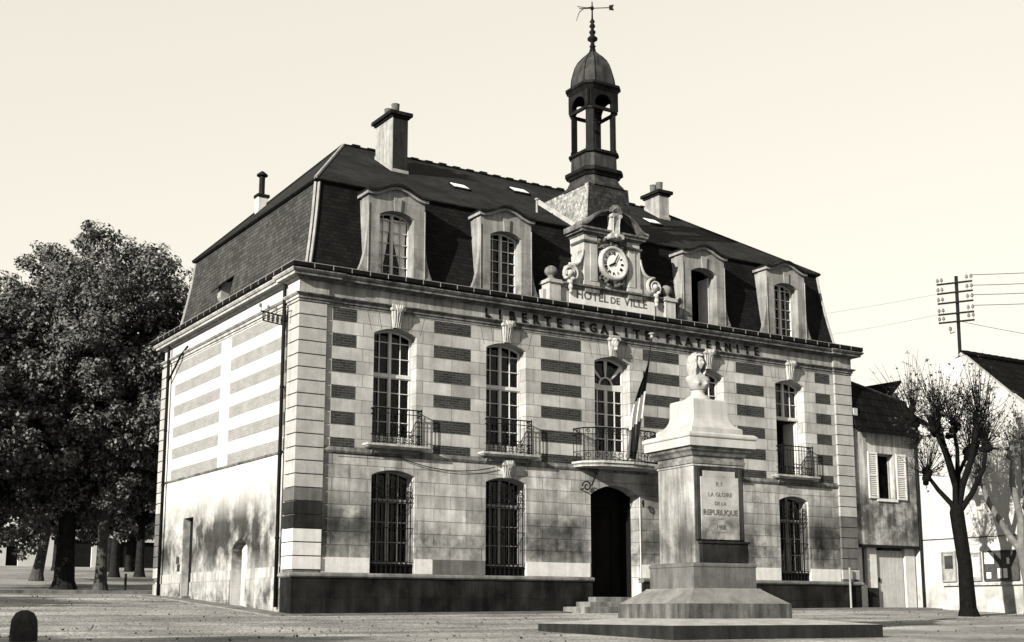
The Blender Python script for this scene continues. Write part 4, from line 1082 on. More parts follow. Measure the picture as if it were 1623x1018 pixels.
# ------------------------------------------------------------------ monument
M['mon_base'] = mat('monument_lowest_stone', .09, var=.5, scale=1.6, streak=.6, bump=.25)
M['mon_slope'] = mat('monument_sloping_stone', .15, var=.3, scale=3, bump=.25)
M['mon_neck'] = mat('monument_neck_stone', .16, var=.5, scale=2, streak=.5, bump=.15)
M['mon_face'] = mat('monument_shaded_face', .035, var=.6, scale=1.5, streak=.6)  # front face painted dark for the shade under the cap and corner
def monument():
    cx_, cy_, th = 4.0, -11.16, -.08
    P = thing('monument_platform', 'low stone platform under the monument in the foreground', 'platform', (cx_, cy_, 0), th, local=True)
    m = MB(); h = 2.4
    m.octo(0, 0, [(h, -.75), (h, -.10)], .0001, 0)
    m.build('kerb', M['platform'], P, bevel=.02)
    m = MB(); m.octo(0, 0, [(h-.01, -.097), (1.3, .012), (1.0, .015)], .0001); m.build('paving', M['platform_top'], P)
    T = thing('monument_pedestal', 'tall carved stone pedestal with inscribed front panel on a stepped base', 'monument', (cx_, cy_, .02), th, local=True)
    def sq(layers, name, mt, bevel=.01):
        m = MB(); m.octo(0, 0, [(a, z-.02) for a, z in layers], .0001); return m.build(name, mt, T, bevel=bevel)
    sq([(1.215, .0), (1.215, .29)], 'base_slab', M['mon_base'], .015)
    sq([(1.205, .292), (1.19, .30), (.83, .55), (.80, .585)], 'sloped_course', M['mon_slope'], 0)
    sq([(.745, .587), (.745, .98), (.76, 1.0), (.76, 1.04), (.70, 1.075)], 'die', M['mon_dark'], .012)
    m = MB()
    f = .60
    # shaft: body with pilaster strips at the corners, recessed face
    m.box(-f, f, -f, f, 1.07-.02, 2.93); m.box(-.02-f, f+.02, -f-.02, f+.02, 2.93, 2.97)
    m.build('shaft', M['mon'], T, bevel=.01)
    m = MB()
    for s in (-1, 1):
        a, b = sorted((s*.47, s*.56)); m.box(a, b, -f-.05, -f+.001, 1.5, 2.90)
    m.box(-.585, .585, -f-.03, -f+.001, 1.48, 2.92)
    m.build('panel_surround', M['mon_face'], T, bevel=.01)
    m = MB(); m.box(-.47, .45, -f-.06, -f-.032, 1.50, 2.72); m.box(-.40, .38, -f-.05, -f-.03, 2.72, 2.84); ip = m.build('inscription_panel', M['marble'], T, bevel=.008)
    m = MB(); rx = Matrix.Rotation(R(90), 4, 'X')
    for body, z, sz, sp, bd in (('R.F.', 2.56, .12, 1.1, .0), ('LA GLOIRE', 2.36, .115, 1.05, 0), ('DE LA', 2.19, .10, 1.05, 0), ('REPUBLIQUE', 2.00, .148, 1.0, .004), ('1908', 1.72, .12, 1.0, .002)):
        m.text(body, sz, Matrix.Translation((-.01, -f-.0625, z-.02)) @ rx, depth=.006, spacing=sp, bold=bd)
    m.box(-.08, .07, -f-.065, -f-.058, 1.90, 1.91); m.box(-.10, .09, -f-.065, -f-.058, 1.64, 1.65)
    m.build('inscription', M['carved'], ip)
    m = MB(); m.box(-.50, .60, -f-.12, -f, 1.055, 1.42); m.box(-.53, .63, -f-.15, -f, 1.42, 1.47)
    m.build('panel_footing', M['mon_black'], T, bevel=.01)
    sq([(.60, 2.99), (.64, 3.0), (.65, 3.06), (.60, 3.09), (.60, 3.14), (.64, 3.16), (.68, 3.22), (.73, 3.26), (.74, 3.325)], 'neck_moulding', M['mon_neck'])
    sq([(.80, 3.325), (.80, 3.49), (.82, 3.50), (.83, 3.52), (.83, 3.56), (.78, 3.60)], 'cap', M['mon_white'], .008)
    sq([(.62, 3.60), (.62, 3.72), (.60, 3.74), (.54, 3.77), (.47, 3.84), (.43, 3.93), (.415, 4.02), (.41, 4.30), (.40, 4.33)], 'upper_block', M['mon_white'], .006)
    # bust of a long-haired woman, facing the square (-Y)
    B = thing('stone_bust', 'white stone bust of a long haired bare shouldered woman, on top of the tall pedestal', 'bust', (cx_, cy_, 4.33), th, local=True)
    m = MB(); m.lathe([(.27, 0), (.28, .05), (.22, .09), (.15, .14), (.13, .20), (.15, .22)], (0, 0, 0), 24); m.build('socle', M['mon_white'], B, smooth=True)
    tu = .22   # head turned a little to her left
    def hd(x, y, z):
        c, q_ = math.cos(tu), math.sin(tu); x *= 1.22; y *= 1.2; z = .62+(z-.65)*1.17; return (c*x-q_*y, q_*x+c*y-.02, z)
    m = MB()
    prof = [(.215, .12, .09), (.25, .17, .12), (.30, .205, .135), (.36, .235, .14), (.42, .27, .14), (.47, .285, .13), (.505, .262, .118), (.535, .215, .10), (.56, .15, .088), (.585, .095, .078), (.62, .068, .066), (.68, .060, .062), (.74, .062, .066)]
    n = 40; vs = []
    for z, w, d in prof:
        for j in range(n):
            a = 2*PI*j/n; ca, sa = math.cos(a), math.sin(a); e = 2/2.3
            x = w*math.copysign(abs(ca)**e, ca); y = d*math.copysign(abs(sa)**e, sa)
            if sa < 0:
                for bx in (-.105, .105): y -= .055*math.exp(-((x-bx)/.058)**2-((z-.365)/.055)**2)
                y -= .012*math.exp(-((z-.535)/.014)**2-((abs(x)-.11)/.07)**2)
            vs.append((x, y-.01, z))
    k = len(prof)
    fs = [(i*n+j, i*n+(j+1) % n, (i+1)*n+(j+1) % n, (i+1)*n+j) for i in range(k-1) for j in range(n)]+[tuple(range(n-1, -1, -1)), tuple((k-1)*n+j for j in range(n))]
    m.raw(vs, fs)
    # head: a sphere pulled into brow, sockets, nose, lips, chin and jaw
    nu, nv = 56, 44; vs = []
    for i in range(nv+1):
        ph = PI*i/nv; Z = math.cos(ph)
        for j in range(nu):
            th_ = 2*PI*j/nu; X = math.sin(ph)*math.cos(th_); Y = math.sin(ph)*math.sin(th_)
            t = max(0, -Z); x = X*.098*(1-.34*t**1.6); y = Y*.118*(1-(.30 if Y > 0 else .02)*t**1.3); z = Z*.138
            if Y < 0:
                f = min(1, -Y*1.6); G = lambda x0, z0, sx, sz, A: 1.5*A*math.exp(-((X-x0)/sx)**2-((Z-z0)/sz)**2)
                dz = G(0, -.02, .085, .16, .013)+G(0, -.20, .10, .11, .026)+G(0, -.44, .19, .055, .011)+G(0, -.56, .17, .05, .010)+G(0, -.80, .17, .12, .014)
                dz += G(.30, .26, .20, .06, .006)+G(-.30, .26, .20, .06, .006)-G(.30, .08, .14, .10, .013)-G(-.30, .08, .14, .10, .013)+G(.30, .07, .07, .05, .007)+G(-.30, .07, .07, .05, .007)+G(.42, -.28, .2, .2, .005)+G(-.42, -.28, .2, .2, .005)
                y -= dz*f
            vs.append(hd(x, y, .815+z))
    fs = [(i*nu+j, i*nu+(j+1) % nu, (i+1)*nu+(j+1) % nu, (i+1)*nu+j) for i in range(nv) for j in range(nu)]
    m.raw(vs, fs)
    def fuse(mb, vox, sm):
        me = bpy.data.meshes.new('tmp'); me.from_pydata(mb.v, [], mb.f); ob = bpy.data.objects.new('tmp', me); COL.objects.link(ob)
        r_ = ob.modifiers.new('r', 'REMESH'); r_.mode = 'VOXEL'; r_.voxel_size = vox
        if sm: q_ = ob.modifiers.new('s', 'SMOOTH'); q_.iterations = sm; q_.factor = .5
        out = bpy.data.meshes.new_from_object(ob.evaluated_get(bpy.context.evaluated_depsgraph_get())); bpy.data.objects.remove(ob); return out
    o = MB(); o.mesh(fuse(m, .0075, 2)); o.build('figure', M['bust'], B, smooth=True)
    rr = random.Random(5); m = MB()
    m.lathe([(.02, .975), (.07, .965), (.105, .93), (.122, .88), (.125, .83), (.115, .78), (.08, .74)], (0, 0, 0), 20, 0, Matrix.Translation((0, .035, 0)))
    for i in range(44):
        a = R(-38)+R(256)*i/43; wv = rr.uniform(0, 6); ln = rr.uniform(.50, .60) if not 35 < math.degrees(a) % 360 < 145 else .56; pts = []
        for k in range(17):
            t = k/16
            if t < .45:
                q = t/.45*PI/2; r_ = .132*math.sin(q)+.012; z = .835+.145*math.cos(q)
            else:
                q = (t-.45)/.55; r_ = .144+.018*math.sin(q*PI)-.035*q; z = .835-(.835-ln)*q
            wob = .010*math.sin(k*1.25+wv)
            pts.append(hd((r_+wob)*math.cos(a), .022+(r_+wob)*math.sin(a)*1.02, z+wob*.4))
        m.tube(pts, [.016+.004*math.sin(k*1.1+wv) for k in range(16)]+[.010], 6)
    for i in range(9):
        a = R(-150+15*i); m.tube([hd(.112*math.cos(a)*u_, .0+.125*math.sin(a)*u_, .925+.035*(1-u_)+.008*math.sin(i*2+u_*6)) for u_ in (1.0, .8, .55, .3)], [.017, .022, .022, .02], 6)
    o = MB(); o.mesh(fuse(m, .008, 1)); o.build('hair', M['bust'], B, smooth=True)
monument()

# ------------------------------------------------------------------ annex
def annex():
    x0, x1 = 20.56, 23.72; y = .06
    A = thing('annex_house', 'narrow annex with shuttered upper window and overhanging first floor, wedged between hall and white house', 'house', (x0, y, .2))
    m = MB(); wx0, wx1, wz0, wz1 = 21.75, 22.62, 4.02, 5.62
    m.prism([(x0, 2.42), (x1, 2.42), (x1, 6.42), (x0, 6.42)], [[(wx0, wz0), (wx1, wz0), (wx1, wz1), (wx0, wz1)]], y, y+.3, 'xz', 0)
    m.box(x0, x0+.25, y+.3, 5.5, 2.42, 6.4); m.box(x1-.25, x1, y+.3, 5.5, 2.42, 6.4); m.box(x0+.25, x1-.25, y+.3, 5.5, 2.40, 2.55); m.box(x0, x1, 1.8, 1.9, -.1, 6.4)
    m.build('upper_wall', M['annex'], A)
    m = MB(); m.box(x0-.02, x1+.02, y-.02, y+.4, 2.33, 2.42); m.build('jetty_beam', M['wood'], A)
    m = MB(); m.box(x0, 21.05, y+.22, y+.5, -.1, 2.33); m.box(x0, 21.3, y+.24, y+.5, -.1, 1.05, 0)
    m.build('lower_wall', M['clean'], A); m = MB(); m.box(23.22, x1, y+.22, y+.5, -.1, 2.33); m.build('lower_wall', M['clean'], A)
    m = MB(); m.box(21.28, 21.75, y+.20, y+.5, .95, 2.33, 0); m.box(21.28, 21.75, y+.16, y+.45, -.1, .945, 1)
    m.build('gate_pier', [M['clean'], M['quoin_dark']], A)
    m = MB(); m.box(20.9, 21.28, y+.40, y+.46, 1.05, 2.33); 
    for i in range(3): m.tube([(20.95+i*.13, y+.3, 1.05), (20.95+i*.13, y+.3, 2.33)], .012, 5)
    m.build('barred_window', M['door'], A)
    m = MB(); m.box(21.80, 23.17, y+.30, y+.36, .1, 2.25)
    for i in range(7): m.box(21.86+i*.19, 22.035+i*.19, y+.285, y+.30, .22, 2.2)
    d = m.build('door', M['door_pale'], A, bevel=.004)
    m = MB(); m.box(21.88, 21.93, y+.24, y+.285, 1.15, 1.3); m.build('handle', M['iron'], d)
    # window with two open louvred shutters
    m = MB(); m.prism([(wx0, wz0), (wx1, wz0), (wx1, wz1), (wx0, wz1)], [[(wx0+.06, wz0+.06), (wx1-.06, wz0+.06), (wx1-.06, wz1-.06), (wx0+.06, wz1-.06)]], y+.2, y+.25, 'xz')
    w = m.build('window', M['paint_dull'], A)
    m = MB(); m.box(wx0+.05, wx1-.05, y+.9, y+.93, wz0, wz1); m.build('pane', M['interior'], w)
    m = MB(); m.box(wx0-.08, wx1+.08, y-.06, y+.1, wz0-.09, wz0); m.build('window_sill', M['clean'], w)
    for a, b in ((wx0-.50, wx0-.03), (wx1+.06, wx1+.55)):
        m = MB(); zc = (wz0+wz1)/2
        m.prism([(a, wz0), (b, wz0), (b, wz1+.02), (a, wz1+.02)], [[(a+.06, wz0+.07), (b-.06, wz0+.07), (b-.06, zc-.03), (a+.06, zc-.03)], [(a+.06, zc+.03), (b-.06, zc+.03), (b-.06, wz1-.06), (a+.06, wz1-.06)]], y-.075, y-.035, 'xz')
        for k in range(22):
            z = wz0+.1+k*(wz1-wz0-.16)/22
            m.raw([(a+.05, y-.07, z), (b-.05, y-.07, z), (b-.05, y-.04, z+.055), (a+.05, y-.04, z+.055)], [(0, 1, 2, 3)])
        m.build('shutter', M['paint'], A)
    # dark tiled roofs
    m = MB()
    e = -.22
    E0, E1 = (x0, e, 6.38), (x1+.15, e, 6.38); T0 = (x0, .30, 8.17); T1 = (x1+.03, .35, 7.62)
    m.slab([E0, E1, T1, T0], (0, -2, 1), .08); m.slab([T0, T1, (x1+.03, 5.5, 7.2), (x0, 5.5, 7.7)], (0, 0, 1), .08); m.poly([E1, (x1+.15, 5.5, 6.38), (x1+.03, 5.5, 7.2), T1])
    m.build('roof', M['tiles'], A)
    m = MB(); m.tube([T0, T1], .035, 5); m.build('hip_tiles', M['zinc_mid'], A)
    m = MB(); m.sweep([(x0, e+.02), (x1+.15, e+.02)], [(0, 6.26), (.10, 6.26), (.12, 6.36), (0, 6.36)], closed=False); m.build('gutter', M['gutter'], A)
    m = MB(); m.tube([(x1-.05, -.22, 6.3), (x1-.05, -.06, 6.0), (x1-.03, -.06, .2)], .045, 8); m.build('drainpipe', M['zinc_dark'], A)
    m = MB(); m.box(x0-.0, x0+.18, -.10, .04, 6.85, 7.1); m.build('wall_lamp', M['mon_white'], A)
    # roof of the building further back
    Bk = thing('neighbour_house', 'dark roofed house end showing behind the narrow annex', 'house', (24, 4, .5))
    m = MB(); m.box(22.5, 26.1, 2.3, 8, .2, 6.45, 0); m.build('wall', M['render_white'], Bk)
    m = MB(); m.slab([(22.3, 1.9, 6.4), (26.3, 1.9, 6.4), (26.3, 2.7, 9.05), (22.3, 2.7, 8.2)], (0, -3, 1), .1); m.slab([(22.3, 2.7, 8.2), (26.3, 2.7, 9.05), (26.3, 8.2, 6.4), (22.3, 8.2, 6.4)], (0, 1, 2), .1); m.build('roof', M['tiles'], Bk)
annex()

# ------------------------------------------------------------------ white gable house on the right
def house():
    X0 = 23.8
    H = thing('white_gable_house', 'tall white rendered house end with dark tiled roof, behind the bare pollard trees', 'house', (X0, -3, .1))
    apex = (-2.15, 8.92); m = MB()
    m.prism([(1.1, 0), (1.1, 7.9), (.4, 8.5), apex, (-6.3, 5.4), (-6.3, -.2)], [], X0, X0+.35, 'yz'); m.box(X0+.35, X0+14, -6.3, -5.95, -.2, 5.3); m.box(X0+.35, X0+14, .8, 1.1, -.2, 7.0)
    m.build('wall', M['render_white'], H)
    m = MB()
    ey, ez = -6.6, 5.0; r = -2.15
    m.slab([(X0+.02, ey, ez), (X0+14, ey, ez), (X0+14, r, 9.02), (X0+.02, r, 9.02)], (0, -.8, 1), .12)
    m.slab([(X0+.02, r, 9.02), (X0+14, r, 9.02), (X0+14, 1.3, 6.6), (X0+2, 1.3, 6.6), (X0+.6, .9, 8.0)], (0, .8, 1), .12)
    rf = m.build('roof', M['tiles'], H)
    m = MB()
    for i in range(34): m.lathe([(.13, 0), (.15, .36)], (0, 0, 0), 8, 0, Matrix.Translation((X0+.05+i*.38, r, 9.02)) @ Matrix.Rotation(R(90), 4, 'Y'))
    m.build('ridge_tiles', M['tiles'], rf)
    m = MB()
    m.slab([(X0-.03, -2.15, 9.06), (X0+.16, -2.15, 9.06), (X0+.16, -6.6, 5.04), (X0-.03, -6.6, 5.04)], (0, -.9, 1), .10)
    m.build('verge_tiles', M['mon_white'], rf)
    m = MB(); m.box(X0-.12, X0, -4.6, -.9, 1.02, 1.10, 0); m.build('wall_ledge', M['sill'], H)
    m = MB(); m.box(X0-.03, X0, -6.2, 1.05, 2.62, 2.65); m.build('wall_conduit', M['zinc_mid'], H)
    g = 'boards and posters on the white house wall'
    def board(y0, y1, z0, z1, label, kind):
        t = thing('notice_board', label, 'notice board', (X0, (y0+y1)/2, z0), group=g)
        m = MB(); a, b = sorted((y0, y1))
        m.prism([(a, z0), (b, z0), (b, z1), (a, z1)], [[(a+.05, z0+.05), (b-.05, z0+.05), (b-.05, z1-.05), (a+.05, z1-.05)]], X0-.09, X0-.001, 'yz'); m.build('frame', M['pale_wood'] if kind != 'dark' else M['board'], t)
        m = MB(); m.box(X0-.05, X0-.002, a+.04, b-.04, z0+.04, z1-.04); m.build('backing', M['board'] if kind == 'dark' else M['pale_wood'], t)
        return t, a, b
    t, a, b = board(-.86, -1.45, 1.16, 2.20, 'pale wooden notice board left of the black pollard trunk on the white house', 'pale')
    m = MB(); m.box(X0-.055, X0-.051, a+.12, b-.12, 1.6, 2.05); m.build('poster', M['zinc_mid'], t)
    t, a, b = board(-2.05, -2.48, 1.16, 2.13, 'narrow pale notice board just right of the black pollard trunk on the white house', 'pale')
    m = MB(); m.box(X0-.055, X0-.051, a+.08, b-.10, 1.3, 1.95); m.build('poster', M['paper'], t)
    t, a, b = board(-2.58, -3.95, 1.16, 2.16, 'wide dark notice board with several white papers on the white house', 'dark')
    for (ya, yb, za, zb) in ((-2.62, -3.0, 1.72, 2.10), (-2.68, -2.86, 1.24, 1.44), (-3.12, -3.28, 1.24, 1.56), (-3.34, -3.5, 1.24, 1.56), (-3.5, -3.6, 1.7, 1.9)):
        m = MB(); m.box(X0-.058, X0-.051, yb, ya, za, zb); m.build('paper_sheet', M['paper'], t)
house()

# ------------------------------------------------------------------ roof-top line pole with wires
def pole():
    T = thing('line_pole', 'wooden telephone pole with five crossarms rising from the white gable top', 'pole', (23.95, -2.0, 8.7))
    m = MB(); m.tube([(23.95, -1.98, 8.0), (23.95, -2.02, 11.85)], .06, 10); m.box(23.85, 24.05, -2.2, -1.8, 8.78, 8.86); m.build('shaft', M['wood'], T)
    for k, z in enumerate((11.62, 11.28, 10.92, 10.52, 10.22)):
        hw = .62
        m = MB(); d = Vector((.35, -.94, 0)); c = Vector((23.86, -2.0, z))
        a = c-d*hw; b = c+d*hw; m.tube([a, b+Vector((0, 0, -.04))], .036, 6); arm = m.build('crossarm', M['wood'], T)
        for s in (-.95, -.72, .70, .95):
            p = c+d*hw*s; m = MB(); m.lathe([(.012, 0), (.012, .06), (.05, .08), (.055, .13), (.035, .17), (.02, .2)], (p.x, p.y, z+.02), 8); m.build('insulator', M['porcelain'], arm)
    m = MB(); m.tube([(23.86, -1.9, 9.85), (23.86, -1.72, 9.82), (23.86, -1.72, 9.95)], .02, 5); m.lathe([(.05, 0), (.06, .08), (.03, .14)], (23.86, -1.72, 9.93), 8); m.build('insulator', M['porcelain'], T)
    gr = 'overhead wires from the line pole'
    def wire(a, b, sag, label, r=.010):
        a, b = Vector(a), Vector(b); m = MB(); pts = []
        for k in range(21):
            s = k/20; p = a+(b-a)*s; p.z -= sag*4*s*(1-s); pts.append(p)
        m.tube(pts, r, 4); tag(m.build('overhead_wire', M['iron'], origin=tuple(a)), label, 'wire', gr)
    names = ('top', 'second', 'third', 'fourth', 'fifth')
    for k, z in enumerate((11.80, 11.42, 11.08, 10.70, 10.38)):
        if k > 3: continue
        wire((24.05, -2.55, z), (24.05+14, -2.55-15, z+1.2), .5, '%s wire running from the pole out over the tiled roof' % names[k], .011)
    wire((23.7, -1.45, 11.30), (20.1, 8.5, 11.4), .15, 'upper thin wire running from the pole leftwards to the hall roof', .004)
    wire((23.7, -1.45, 10.55), (20.2, 7.5, 10.4), .15, 'lower thin wire running from the pole leftwards to the hall roof', .004)
    wire((23.95, -2.1, 10.2), (32, -9, 8.6), .3, 'slack wire dropping from the pole down towards the tiled roof', .008)
pole()

# ------------------------------------------------------------------ trees
def limb(m, a, b, r0, r1, n=5, wob=.08, sides=7, rnd=random, mi=0):
    a, b = Vector(a), Vector(b); pts = []; L_ = (b-a).length
    for i in range(n+1):
        s = i/n; p = a+(b-a)*s
        if 0 < i < n: p += Vector((rnd.uniform(-1, 1), rnd.uniform(-1, 1), rnd.uniform(-1, 1)))*wob*L_
        pts.append(p)
    m.tube(pts, [r0+(r1-r0)*i/n for i in range(n+1)], sides, mi)
    return pts

def leaf_cloud(centres, radii, count, size, seed, droop=.35):
    """numpy leaf quads (folded, pointed) spread in clumps; returns verts, faces"""
    rg = np.random.default_rng(seed)
    C = np.array(centres); Rr = np.array(radii); n = len(C)
    w = Rr**2; idx = rg.choice(n, count, p=w/w.sum())
    d = rg.normal(size=(count, 3)); d /= np.linalg.norm(d, axis=1)[:, None]
    rad = Rr[idx]*(rg.random(count)**.33); P = C[idx]+d*rad[:, None]*np.array([1, 1, .8])
    nrm = d*.9+rg.normal(size=(count, 3))*.55+np.array([0, 0, .55]); nrm /= np.linalg.norm(nrm, axis=1)[:, None]
    t = np.cross(nrm, rg.normal(size=(count, 3))); t[:, 2] -= droop; t -= nrm*(t*nrm).sum(1)[:, None]; t /= np.linalg.norm(t, axis=1)[:, None]
    s = np.cross(nrm, t); sz = size*(.6+.8*rg.random(count))[:, None]
    V = np.stack([P-t*sz*.5, P+s*sz*.30-nrm*sz*.08+t*sz*.05, P+t*sz*.5, P-s*sz*.30-nrm*sz*.08+t*sz*.05], 1).reshape(-1, 3)
    F = np.arange(count*4).reshape(-1, 4)
    return V, F

def leaf_object(name, V, F, mt, parent):
    me = bpy.data.meshes.new(name); me.vertices.add(len(V)); me.vertices.foreach_set('co', V.ravel())
    me.loops.add(F.size); me.loops.foreach_set('vertex_index', F.ravel().astype(np.int32))
    me.polygons.add(len(F)); me.polygons.foreach_set('loop_start', np.arange(0, F.size, 4, dtype=np.int32)); me.polygons.foreach_set('loop_total', np.full(len(F), 4, dtype=np.int32))
    me.update(calc_edges=True); me.materials.append(mt)
    return link(bpy.data.objects.new(name, me), parent)

def leafy_tree(label, loc, H, crown, trunk_r, mt, bark, seed, count, leaf, nclump, group, crown_c=(0, 0), fork=.28, lean=(0, 0), clump=(1.0, 1.7)):
    rd = random.Random(seed)
    T = thing('chestnut_tree' if crown[0] > 3 else 'small_tree', label, 'tree', loc, 0, group, local=True)
    m = MB(); zf = H*fork
    top = Vector((lean[0], lean[1], zf))
    m.tube([(0, 0, -.3), (0, 0, .0), (lean[0]*.1, lean[1]*.1, .35), (lean[0]*.5, lean[1]*.5, zf*.5), tuple(top)], [trunk_r*1.7, trunk_r*1.35, trunk_r, trunk_r*.85, trunk_r*.8], 14)
    zc = H-crown[2]; C = []; Rr = []
    for i in range(nclump):
        while True:
            v = Vector((rd.gauss(0, 1), rd.gauss(0, 1), rd.gauss(0, 1))).normalized()
            if v.z > -.97: break
        k = rd.uniform(.55, 1.0) if i % 4 else rd.uniform(.15, .6)
        if v.z > .6: k *= .90
        C.append((crown_c[0]+v.x*crown[0]*k, crown_c[1]+v.y*crown[1]*k, zc+v.z*crown[2]*k)); Rr.append(rd.uniform(*clump)*(1.1-.35*k))
    for i in range(9):
        c = Vector(C[rd.randrange(nclump)]); mid = top+(c-top)*.5+Vector((0, 0, .6))
        limb(m, top+Vector((0, 0, -.3)), mid, trunk_r*.45, trunk_r*.25, 4, .05, 7, rd); limb(m, mid, c, trunk_r*.25, .03, 4, .08, 6, rd)
    m.build('trunk', bark, T)
    C2 = []; R2 = []
    for c, r in zip(C, Rr):
        for _ in range(14):
            d = Vector((rd.gauss(0, 1), rd.gauss(0, 1), rd.gauss(0, 1))).normalized()*r*rd.uniform(.35, 1.12)
            C2.append((c[0]+d.x, c[1]+d.y, c[2]+d.z*.85)); R2.append(r*rd.uniform(.22, .48))
    V, F = leaf_cloud(C2, R2, count, leaf, seed)
    leaf_object('crown', V, F, mt, T)
    return T

G1 = 'park trees left of the town hall'
def gl(x, y): return (x, y, gz(x, y))
leafy_tree('broad dark chestnut with the thickest trunk in the park, left of the hall', gl(-.6, 21.3), 15.3, (4.7, 4.4, 6.4), .40, M['leaf'], M['bark'], 11, 210000, .15, 190, G1, (.9, .6), .22, clump=(1.0, 1.6))
leafy_tree('dense chestnut whose pale trunk stands nearest the hall side wall', gl(.6, 20.5), 11.0, (3.4, 3.2, 4.4), .24, M['leaf'], M['bark_pale'], 12, 70000, .17, 80, G1, (.4, 1.4), .24, clump=(.8, 1.4))
leafy_tree('tall chestnut with a leaning pale trunk, leftmost of the large park trees', gl(.9, 33.0), 15.6, (5.4, 5.2, 7.0), .28, M['leaf'], M['bark_pale'], 13, 60000, .24, 100, G1, (-2.8, 0), .14, (.3, 0))
leafy_tree('chestnut with a thin dark trunk close behind the thickest trunk', gl(-.3, 22.9), 11.6, (4.4, 4.0, 5.0), .22, M['leaf'], M['bark'], 14, 60000, .20, 90, G1, (-2.3, -.6), .2)
leafy_tree('dark chestnut filling the left side of the park, its trunk beyond the left edge', gl(-6.2, 21.0), 12.2, (4.2, 4.2, 5.2), .3, M['leaf'], M['bark'], 15, 50000, .20, 90, G1, (0, 0), .2)
far = [(8.0, 60, 'slim far tree close left of the thick dark chestnut trunk, the farther left of two', 21), (8.9, 61.5, 'slim far tree touching the left side of the thick dark chestnut trunk', 22), (11.0, 58, 'far park tree seen between the thickest trunk and the pale trunk', 23),
       (7.0, 42, 'forked far park tree right of the pale trunk', 24), (12.9, 60, 'small far tree with sunlit round crown near the hall corner', 25), (13.8, 62, 'small far tree with pale crown beside the sunlit round one', 26), (9.0, 44, 'dark far tree touching the far corner of the hall', 27)]
for x, y, lab, sd in far:
    small = sd in (25, 26)
    leafy_tree(lab, gl(x, y), 6.2 if small else 10.5, (2.4, 2.4, 1.9) if small else (4.0, 3.6, 4.2), .24 if small else .27, M['leaf_pale'] if small else M['leaf'], M['bark'], sd, 12000 if small else 16000, .28, 36, G1, (0, 0), .38 if small else .3, clump=(.8, 1.3))
# trees off to the left whose shade falls across the square
leafy_tree('broad tree shading the square left of the view, nearer the hall', gl(-21.5, 1.0), 6.6, (3.6, 3.6, 2.0), .3, M['leaf'], M['bark'], 31, 16000, .30, 40, 'shade trees left of the square', (0, 0), .35)
leafy_tree('broad tree shading the square left of the view, nearer the camera', gl(-23, -17.5), 7.2, (3.4, 3.0, 2.1), .3, M['leaf'], M['bark'], 32, 16000, .30, 40, 'shade trees left of the square', (0, 0), .35)

def pollard(label, loc, spec, bark, seed, tr, zf, shoots=34, sl=1.7, name='pollard_tree'):
    rd = random.Random(seed); T = thing(name, label, 'tree', loc, 0, 'bare pollard trees by the white house', local=True)
    m = MB(); top = Vector((-.25, 0, zf))
    m.tube([(0.05, 0, -.3), (.03, 0, 0), (.02, 0, .25), (-.02, 0, zf*.5), tuple(top), (-.25, 0, zf+.25)], [tr*1.7, tr*1.45, tr*1.1, tr*.92, tr*.95, tr*.7], 14)
    knobs = []
    for pts, r0 in spec:
        P = [Vector(p) for p in pts]
        m.tube([top+Vector((0, 0, -.1))]+P if len(pts) else P, [r0*(1-.45*i/len(P)) for i in range(len(P)+1)], 9)
        knobs.append(P[-1])
    tk = m.build('trunk', bark, T)
    # knuckles
    for k in knobs:
        prt = []
        for i in range(6): prt.append((tuple(k+Vector((rd.uniform(-.13, .13), rd.uniform(-.13, .13), rd.uniform(-.26, .2)))), (rd.uniform(.07, .15),)*3))
        m = MB(); m.mesh(blob(prt, .05, 1)); m.build('knuckle', bark, tk)
    m = MB(); tips = []
    for k in knobs:
        for i in range(shoots):
            d = Vector((rd.gauss(0, .42), rd.gauss(0, .42), abs(rd.gauss(.95, .45)))).normalized(); ln = sl*rd.uniform(.35, 1.0)
            if i % 4 == 0: d = Vector((rd.gauss(0, 1), rd.gauss(0, 1), rd.gauss(-.1, .5))).normalized(); ln *= .55
            e = k+d*ln+Vector((0, 0, .15*ln)); mid = k+d*ln*.5
            m.tube([k, mid+Vector((rd.uniform(-.05, .05), rd.uniform(-.05, .05), 0)), e], [.016, .009, .0045], 3); tips.append((mid, e))
            if rd.random() < .8:
                e2 = mid+Vector((rd.gauss(0, .3), rd.gauss(0, .3), .35))*ln*.7; m.tube([mid, e2], [.009, .004], 3)
    m.build('shoots', bark, tk)
    rg = np.random.default_rng(seed); C = []
    for a, e in tips:
        for q in range(4):
            if rd.random() < .6: C.append(tuple(a+(e-a)*rd.random()))
    V, F = leaf_cloud(C, [.09]*len(C), len(C)*2, .085, seed)
    leaf_object('last_leaves', V, F, M['leaf_dry'], T)
    return T
